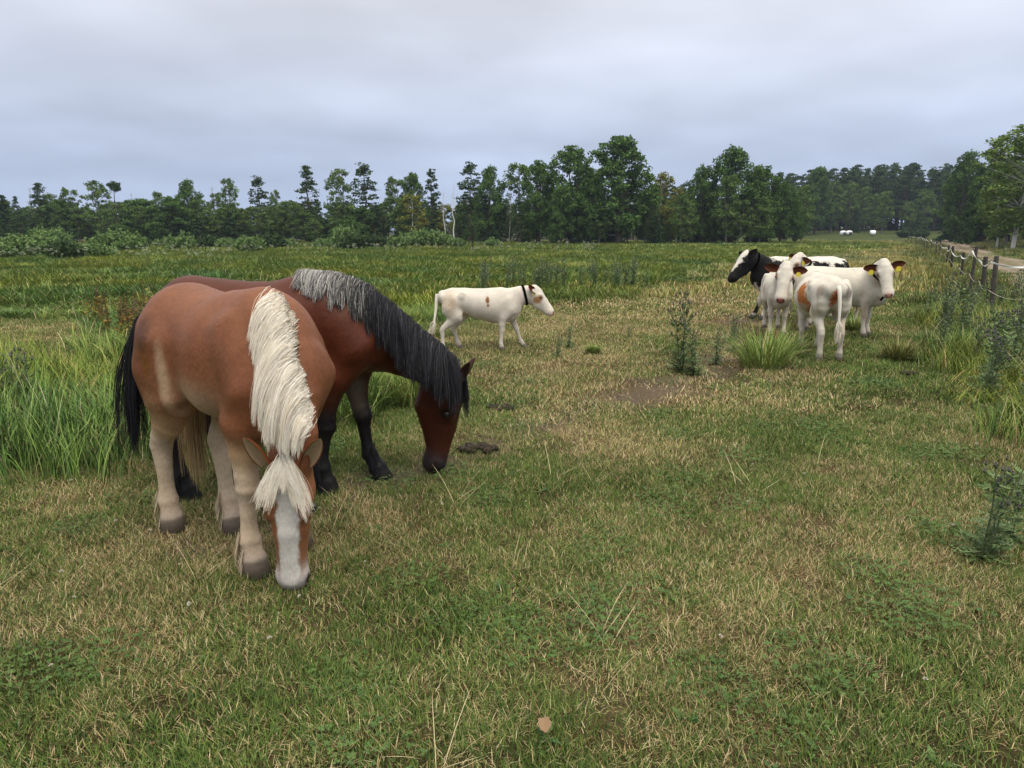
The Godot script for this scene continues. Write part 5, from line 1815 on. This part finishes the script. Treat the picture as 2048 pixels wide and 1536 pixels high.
# turns each triangle so that it looks the way its normal points
func tp_fix(t: Tris) -> void:
	for k in range(0, t.i.size(), 3):
		var a := t.i[k]
		var b := t.i[k + 1]
		var c := t.i[k + 2]
		if (t.v[c] - t.v[a]).cross(t.v[b] - t.v[a]).dot(t.n[a]) < 0.0:
			t.i[k + 1] = c
			t.i[k + 2] = b

# ---------------------------------------------------------------- plants and small things
func thistle_shape(seed_: int) -> Array:
	# about 1 m tall; [stems, leaves, flower heads]
	var g := RandomNumberGenerator.new()
	g.seed = seed_
	var st := Tris.new()
	var lv := Tris.new()
	var fl := Tris.new()
	var cs := Color(0.11, 0.14, 0.075)
	var cols := [Color(0.105, 0.165, 0.060), Color(0.14, 0.215, 0.078), Color(0.18, 0.25, 0.115)]
	var tips := []
	for m in 3:
		var a0 := g.randf() * TAU
		var top := Vector3(cos(a0) * 0.22 * m / 2.0, g.randf_range(0.72, 1.0), sin(a0) * 0.22 * m / 2.0)
		var base := Vector3(g.randfn(0, 0.02), -0.03, g.randfn(0, 0.02))
		limb(st, g, base, top, 0.009, 0.004, cs, 0.04, 5, 5)
		tips.append(top)
		for k in 7:
			var t := g.randf_range(0.4, 0.95)
			var b := base.lerp(top, t)
			var a := g.randf() * TAU
			var e := b + Vector3(cos(a) * 0.13, g.randf_range(0.1, 0.2), sin(a) * 0.13) * g.randf_range(0.6, 1.2)
			limb(st, g, b, e, 0.0045, 0.003, cs, 0.06, 3, 4)
			tips.append(e)
		for k in 40:
			var t := 0.02 + 0.9 * pow(g.randf(), 1.7)
			var b := base.lerp(top, t)
			var a := g.randf() * TAU
			var out := Vector3(cos(a), g.randf_range(-0.1, 0.7), sin(a)).normalized()
			var ln := lerpf(0.30, 0.07, sqrt(t)) * g.randf_range(0.7, 1.2)
			var side := out.cross(Vector3.UP).normalized()
			var c := pick(g, cols)
			# a jagged leaf: midrib with spiny lobes
			leaf(lv, b + out * ln * 0.5, out, side, ln, 0.028, c)
			for j in 4:
				var f := 0.25 + 0.2 * j
				for sg in [-1.0, 1.0]:
					var ax: Vector3 = (out * 0.7 + side * sg + Vector3(0, g.randf_range(0.0, 0.5), 0)).normalized()
					leaf(lv, b + out * ln * f + ax * 0.022, ax, ax.cross(Vector3(0.2, 1, 0.1)).normalized(), 0.06 * (1.1 - 0.5 * f), 0.018, c)
	for p in tips:
		ball(fl, p + Vector3(0, 0.008, 0), Vector3(0.013, 0.016, 0.013), Color(0.07, 0.085, 0.06), 5, 7)
		var pc := pick(g, [Color(0.16, 0.10, 0.16), Color(0.20, 0.16, 0.20), Color(0.10, 0.07, 0.10)])
		for k in 7:
			var d := (rdir(g) * Vector3(0.7, 0.3, 0.7) + Vector3(0, 1.0, 0)).normalized()
			leaf(fl, p + Vector3(0, 0.016, 0) + d * 0.012, d, d.cross(rdir(g)).normalized(), 0.026, 0.009, pc)
	return [st.mesh(), lv.mesh(), fl.mesh()]

func dock_shape(seed_: int) -> Array:
	var g := RandomNumberGenerator.new()
	g.seed = seed_
	var st := Tris.new()
	var lv := Tris.new()
	var fl := Tris.new()
	for m in 7:
		var a := g.randf() * TAU
		var top := Vector3(cos(a) * g.randf_range(0.1, 0.45), g.randf_range(0.75, 1.05), sin(a) * g.randf_range(0.1, 0.45))
		limb(st, g, Vector3(0, -0.03, 0), top, 0.008, 0.004, Color(0.16, 0.10, 0.045), 0.05, 5, 5)
		for k in 40:
			var t := g.randf_range(0.6, 1.0)
			var p := top * t + rdir(g) * 0.035
			leaf(fl, p, rdir(g), rdir(g).cross(Vector3.UP).normalized(), 0.03, 0.022, pick(g, [Color(0.055, 0.038, 0.026), Color(0.08, 0.055, 0.03), Color(0.04, 0.032, 0.025)]))
		for k in 16:
			var t := g.randf_range(0.05, 0.75)
			var b := g.randf() * TAU
			var out := Vector3(cos(b), g.randf_range(-0.2, 0.8), sin(b)).normalized()
			leaf(lv, top * t + out * 0.08, out, out.cross(rdir(g)).normalized(), g.randf_range(0.09, 0.17), g.randf_range(0.03, 0.05), pick(g, [Color(0.10, 0.13, 0.03), Color(0.30, 0.24, 0.05), Color(0.20, 0.18, 0.04), Color(0.07, 0.11, 0.03), Color(0.36, 0.20, 0.05)]))
	return [st.mesh(), lv.mesh(), fl.mesh()]

func plant(called: String, meshes: Array, mats: Array, parts: Array, x: float, z: float, h: float, g: RandomNumberGenerator, label: String, category: String, group: String) -> void:
	var o := thing(called, Vector3(x, height_at(x, z), z), g.randf() * TAU)
	o.scale = Vector3.ONE * h
	for k in meshes.size():
		var q := put(meshes[k], parts[k], o, mats[k])
		if k > 0:
			q.set_meta("kind", "stuff")
	tag(o, label, category, group)

func build_small() -> void:
	var g := RandomNumberGenerator.new()
	g.seed = 61
	var stem_m := vmat(0.8)
	var leaf_m := vmat(0.7, 0.35)
	var th := [thistle_shape(1), thistle_shape(2), thistle_shape(3)]
	var mats := [stem_m, leaf_m, leaf_m]
	var parts := ["stems", "leaves", "flower_heads"]
	# by the pasture path
	for p in [[2.08, -8.55, 0.98, "tall thistle with grey buds standing alone in the pasture before the cows"], [2.62, -9.0, 0.5, "half high thistle behind the tall lone one on the pasture"], [2.2, -8.4, 0.62, "bushy thistle at the foot of the tall lone one"], [3.15, -10.0, 0.42, "small thistle beside the green tussock near the cows"], [0.62, -9.6, 0.33, "small thistle on the dry turf under the calf's muzzle"], [0.85, -10.4, 0.38, "small thistle on the dry turf just ahead of the calf"], [1.9, -11.4, 0.22, "tiny dark thistle on the parched turf between calf and cows"], [3.4, -10.9, 0.5, "thistle right before the feet of the huddled cows"]]:
		plant("thistle", th[g.randi() % 3], mats, parts, p[0], p[1], p[2], g, p[3], "thistle", "")
	for p in [[2.47, -3.46, 0.62], [2.72, -3.62, 0.42], [3.05, -3.7, 0.4]]:
		plant("thistle", th[g.randi() % 3], mats, parts, p[0], p[1], p[2], g, "thistle with thin bare branches and purple grey heads in the near turf", "thistle", "thistles in the near turf")
	for p in [[-4.12, -5.93, 0.72], [-4.5, -6.1, 0.8], [-4.3, -5.4, 0.6], [-3.75, -5.6, 0.45]]:
		plant("thistle", th[g.randi() % 3], mats, parts, p[0], p[1], p[2], g, "grey green thistle standing in the long grass beside the horses", "thistle", "thistles in the long grass")
	for k in 70:
		var z := -6.0 - 11.0 * pow(g.randf(), 1.2)
		var x := along(weed_edge, z) + g.randf_range(-0.1, 2.6)
		plant("thistle", th[g.randi() % 3], mats, parts, x, z, g.randf_range(0.45, 0.95), g, "thistle with purple grey heads in the rank growth along the fence", "thistle", "thistles along the fence")
	for k in 34:
		var x := -1.3 + 5.6 * g.randf()
		var z := -20.6 - 0.45 * x - g.randf_range(-1.2, 1.8)
		plant("dark_thistle", th[g.randi() % 3], mats, parts, x, z, g.randf_range(0.55, 0.95), g, "dark grey green thistle in the thicket behind the calf", "thistle", "thistles of the thicket behind the calf")
	var dk := [dock_shape(11), dock_shape(12)]
	for k in 15:
		var t := g.randf()
		plant("dock_plant", dk[k % 2], mats, ["stems", "leaves", "seed_heads"], lerpf(-5.2, -7.6, t) + g.randf_range(-0.5, 0.5), lerpf(-9.9, -13.6, t) + g.randf_range(-0.6, 0.6), g.randf_range(0.55, 0.85), g, "yellowing dock plant with brown seed heads behind the chestnut's rump", "dock", "docks behind the horses")
	# tussocks
	var gm := vmat(0.7, 0.5)
	for p in [[3.2, -8.9, 0.62, 0, "bright green arching grass tussock before the huddled cows"], [5.15, -9.35, 0.36, 1, "low spiky yellow green tussock beside the cow seen from behind"], [3.75, -9.6, 0.4, 0, "smaller green tussock close to the cows' feet"], [2.45, -2.55, 0.20, 1, "little straw tussock with upright dead stalks in the near turf"], [-0.95, -6.9, 0.55, 0, "green tussock seen between the legs of the bay horse"], [1.15, -9.9, 0.16, 0, "small green tuft on the dry turf ahead of the calf"], [5.95, -12.3, 0.3, 0, "green tuft on the turf beyond the cows"]]:
		var tr := Tris.new()
		var pal: Array = lush if p[3] == 0 else [Color(0.13, 0.15, 0.04), Color(0.20, 0.19, 0.06), Color(0.08, 0.11, 0.03)]
		for k in 520:
			var a := g.randf() * TAU
			var r: float = sqrt(g.randf()) * 0.22 * p[2] / 0.5
			var c := pick(g, straw if g.randf() < 0.12 else pal)
			blade(tr, Vector3(cos(a) * r, -0.01, sin(a) * r), Vector2(cos(a + g.randfn(0, 0.5)), sin(a + g.randfn(0, 0.5))), p[2] * g.randf_range(0.5, 1.15), g.randf_range(0.02, 0.75), g.randf_range(0.2, 1.5), 0.0042, c, c * 1.1, 4)
		var o := put(tr.mesh(), "grass_tussock", self, gm)
		o.position = Vector3(p[0], 0, p[1])
		tag(o, p[4], "grass tussock")
	# flat white flower umbels of the wet meadow
	var um := Tris.new()
	for k in 3:
		var b := Vector3(g.randfn(0, 0.12), 0, g.randfn(0, 0.12))
		var h := g.randf_range(0.75, 1.05)
		limb(um, g, b, b + Vector3(g.randfn(0, 0.05), h, 0), 0.008, 0.005, Color(0.10, 0.14, 0.05), 0.04, 3, 4)
		for j in 9:
			var a := g.randf() * TAU
			var r := 0.10 * sqrt(g.randf())
			ball(um, b + Vector3(cos(a) * r, h + 0.02, sin(a) * r), Vector3(0.034, 0.012, 0.034), Color(0.50, 0.52, 0.40), 3, 6)
	var xf := []
	for k in 900:
		var z := -1.0 / lerpf(1.0 / 40.0, 1.0 / 84.0, g.randf())
		var x := g.randf_range(-0.78, 0.12) * -z
		if noise.get_noise_2d(x * 0.12, z * 0.15) < -0.12 or (z > -50.0 and x > -16.0) or not zone_at(x, z) == TALL:
			continue
		xf.append([Transform3D(Basis(Vector3.UP, g.randf() * TAU).scaled(Vector3.ONE * g.randf_range(0.4, 0.8)), Vector3(x, height_at(x, z), z)), Color.WHITE])
	scatter("meadow_flowers", um.mesh(), stem_m, xf, "flat white flower heads spread over the far meadow", "flowers")
	# clover heads, plantain rosettes and dead leaves of the turf
	var cl := Tris.new()
	for k in 26:
		var d := rdir(g)
		d.y = absf(d.y)
		leaf(cl, Vector3(0, 0.044, 0) + d * 0.006, d, d.cross(rdir(g)).normalized(), 0.010, 0.004, pick(g, [Color(0.56, 0.52, 0.44), Color(0.42, 0.36, 0.26), Color(0.62, 0.58, 0.50)]))
	limb(cl, g, Vector3(0, -0.01, 0), Vector3(0, 0.045, 0), 0.0015, 0.0012, Color(0.09, 0.14, 0.04), 0.05, 3, 4)
	xf = []
	for k in 200:
		var z := -1.6 - 11.0 * pow(g.randf(), 0.7)
		var x := g.randf_range(-0.8, 0.8) * -z
		if zone_at(x, z) != TURF:
			continue
		xf.append([Transform3D(Basis(Vector3.UP, g.randf() * TAU).scaled(Vector3.ONE * g.randf_range(0.7, 1.3)), Vector3(x, 0, z)), Color.WHITE])
	scatter("clover_flowers", cl.mesh(), leaf_m, xf, "small white clover heads dotted over the turf", "flowers")
	var ro := Tris.new()
	for k in 6:
		var a := TAU * k / 6.0 + g.randfn(0, 0.5)
		var out := Vector3(cos(a), g.randf_range(0.1, 0.8), sin(a)).normalized()
		var side := out.cross(Vector3.UP).normalized()
		var ln := g.randf_range(0.05, 0.085)
		leaf(ro, out * ln * 0.55 + Vector3(0, 0.012, 0), out, side, ln, 0.034, pick(g, [Color(0.07, 0.13, 0.045), Color(0.09, 0.15, 0.05), Color(0.055, 0.11, 0.04)]))
	xf = []
	for k in 130:
		var z := -1.6 - 8.0 * g.randf()
		var x := g.randf_range(-0.8, 0.8) * -z
		if zone_at(x, z) != TURF or dry_at(x, z) > 0.6:
			continue
		xf.append([Transform3D(Basis(Vector3.UP, g.randf() * TAU).scaled(Vector3.ONE * g.randf_range(0.35, 0.85)), Vector3(x, -0.005, z)), Color.WHITE])
	scatter("turf_herbs", ro.mesh(), leaf_m, xf, "small broad leaved herbs growing in the turf", "herbs")
	# mats of clover leaves
	var cm := Tris.new()
	for k in 95:
		var r := 0.2 * sqrt(g.randf())
		var a := g.randf() * TAU
		var at := Vector3(cos(a) * r, g.randf_range(0.02, 0.05), sin(a) * r)
		var c := pick(g, [Color(0.070, 0.125, 0.034), Color(0.090, 0.150, 0.040), Color(0.055, 0.100, 0.030)])
		var turn := g.randf() * TAU
		var tilt := Vector3(g.randfn(0, 0.25), 1.0, g.randfn(0, 0.25)).normalized()
		for j in 3:
			var out := Vector3(cos(turn + j * 2.094), 0.15, sin(turn + j * 2.094))
			out = (out - tilt * out.dot(tilt) * 0.8).normalized()
			leaf(cm, at + out * 0.007, out, tilt.cross(out).normalized(), 0.014, 0.012, c)
	xf = []
	for k in 420:
		var z := -1.5 - 9.0 * pow(g.randf(), 0.7)
		var x := g.randf_range(-0.8, 0.8) * -z
		if zone_at(x, z) != TURF or noise.get_noise_2d(x * 0.8 + 40.0, z * 0.8) + 0.4 * g.randf() < 0.34 or dry_at(x, z) > 0.65:
			continue
		xf.append([Transform3D(Basis(Vector3.UP, g.randf() * TAU).scaled(Vector3.ONE * g.randf_range(0.7, 1.2)), Vector3(x, 0.0, z)), Color.WHITE])
	scatter("clover_leaves", cm.mesh(), leaf_m, xf, "dark green mats of clover leaves in the turf", "clover")
	# long dead stalks left standing or lying
	var ds := Tris.new()
	for k in 5:
		var a := g.randf() * TAU
		blade(ds, Vector3(g.randfn(0, 0.05), 0.0, g.randfn(0, 0.05)), Vector2(cos(a), sin(a)), g.randf_range(0.12, 0.28), g.randf_range(0.2, 1.2), g.randf_range(0.1, 0.6), 0.0016, Color(0.50, 0.42, 0.24), Color(0.56, 0.48, 0.30), 4)
	xf = []
	for k in 420:
		var z := -1.5 - 12.0 * pow(g.randf(), 0.8)
		var x := g.randf_range(-0.8, 0.8) * -z
		var rank := zone_at(x, z)
		if rank == TALL or (rank == TURF and g.randf() < 0.8):
			continue
		var big := 2.2 if rank == WEED else 1.0
		xf.append([Transform3D(Basis(Vector3.UP, g.randf() * TAU).scaled(Vector3.ONE * big * g.randf_range(0.7, 1.2)), Vector3(x, 0.0, z)), Color.WHITE])
	scatter("dry_stalks", ds.mesh(), leaf_m, xf, "thin bleached grass stalks above the turf", "stalks")
	# a dead leaf in front
	var dl := Tris.new()
	var rim := PackedVector3Array()
	for k in 14:
		var a := TAU * k / 14.0
		var r := 0.030 * (1.0 + 0.25 * cos(a)) * (1.0 + 0.12 * sin(a * 5.0))
		rim.append(Vector3(sin(a) * r * 0.72, 0.05 + 0.35 * absf(sin(a)) * r + 0.2 * cos(a) * r, -cos(a) * r))
	for k in 14:
		for lay in 2:
			var dn := Vector3(0, -0.002 * lay, 0)
			var na := (rim[(k + 1) % 14] - rim[k]).cross(Vector3(0, 0.05, 0) - rim[k]).normalized()
			dl.tri(Vector3(0, 0.05, 0) + dn, rim[k] + dn, rim[(k + 1) % 14] + dn, na if (na.y > 0) == (lay == 0) else -na, Color(0.23, 0.15, 0.09))
	tp_fix(dl)
	var dlo := put(dl.mesh(), "dead_leaf", self, stem_m)
	dlo.position = Vector3(0.11, 0.0, -2.09)
	tag(dlo, "single curled brown leaf lying on the turf", "leaf")
	# dung pats
	for p in [[-0.1, -6.64, 0.10], [-0.27, -5.32, 0.11], [4.75, -8.35, 0.09]]:
		var dt := Tris.new()
		for q in 22:
			var a := g.randf() * TAU
			var r: float = p[2] * sqrt(g.randf())
			ball(dt, Vector3(cos(a) * r * 1.2, 0.012, sin(a) * r * 0.9), Vector3(0.036, 0.02, 0.033) * g.randf_range(0.5, 1.15), Color(0.03, 0.023, 0.017) * g.randf_range(0.7, 1.4), 6, 10)
		for k in dt.v.size():
			var q := dt.v[k]
			dt.v[k] = q * (1.0 + 0.25 * noise.get_noise_3dv(q * 40.0 + Vector3(p[0], 0, 0))) 
		var d := put(dt.mesh(), "dung_pat", self, stem_m)
		d.position = Vector3(p[0], 0.012, p[1])
		tag(d, "dark flat dung pat lying on the grazed turf", "dung", "dung pats on the pasture")
	# a scrap of white paper in the long grass
	var sp := Tris.new()
	var prev := PackedVector3Array()
	for k in 5:
		var t := k / 4.0
		var row := PackedVector3Array([Vector3(-0.04, 0.44 + 0.03 * sin(t * 5.0), -0.06 + 0.1 * t), Vector3(0.045, 0.36 + 0.02 * cos(t * 6.0), -0.06 + 0.1 * t)])
		if k > 0:
			var nn := (row[1] - prev[0]).cross(prev[1] - row[0]).normalized()
			sp.quad(prev[0], prev[1], row[1], row[0], nn, Color(0.72, 0.74, 0.72))
			sp.quad(prev[0] - nn * 0.002, prev[1] - nn * 0.002, row[1] - nn * 0.002, row[0] - nn * 0.002, -nn, Color(0.72, 0.74, 0.72))
		prev = row
	tp_fix(sp)
	var so := put(sp.mesh(), "paper_scrap", self, stem_m)
	so.position = Vector3(-3.92, -0.06, -7.15)
	tag(so, "crumpled white scrap caught in the long grass", "paper")
	# wrapped bales at the far end of the field
	var film := flat_mat(lin(0.80, 0.82, 0.84), 0.35)
	for p in [[86.6, -190.0, 0.3, "white film wrapped bale touching its neighbour at the field's end"], [88.3, -190.3, 0.25, "white film wrapped bale touching its neighbour at the field's end"], [93.8, -189.0, 1.4, "white film wrapped bale standing apart at the field's end"]]:
		var bt := Tris.new()
		var pts := PackedVector3Array()
		var rr := PackedFloat32Array()
		for q in [[-0.62, 0.05], [-0.62, 0.5], [-0.60, 0.58], [-0.54, 0.64], [-0.3, 0.665], [0.0, 0.67], [0.3, 0.665], [0.54, 0.64], [0.60, 0.58], [0.62, 0.5], [0.62, 0.05]]:
			pts.append(Vector3(0, 0.64, q[0]))
			rr.append(q[1])
		bt.tube(pts, rr, 28, Color.WHITE, Color.WHITE)
		var b := put(bt.mesh(), "wrapped_bale", self, film)
		b.position = Vector3(p[0], height_at(p[0], p[1]) + 0.05, p[1])
		b.rotation.y = p[2]
		tag(b, p[3], "bale", "wrapped bales in the far field")
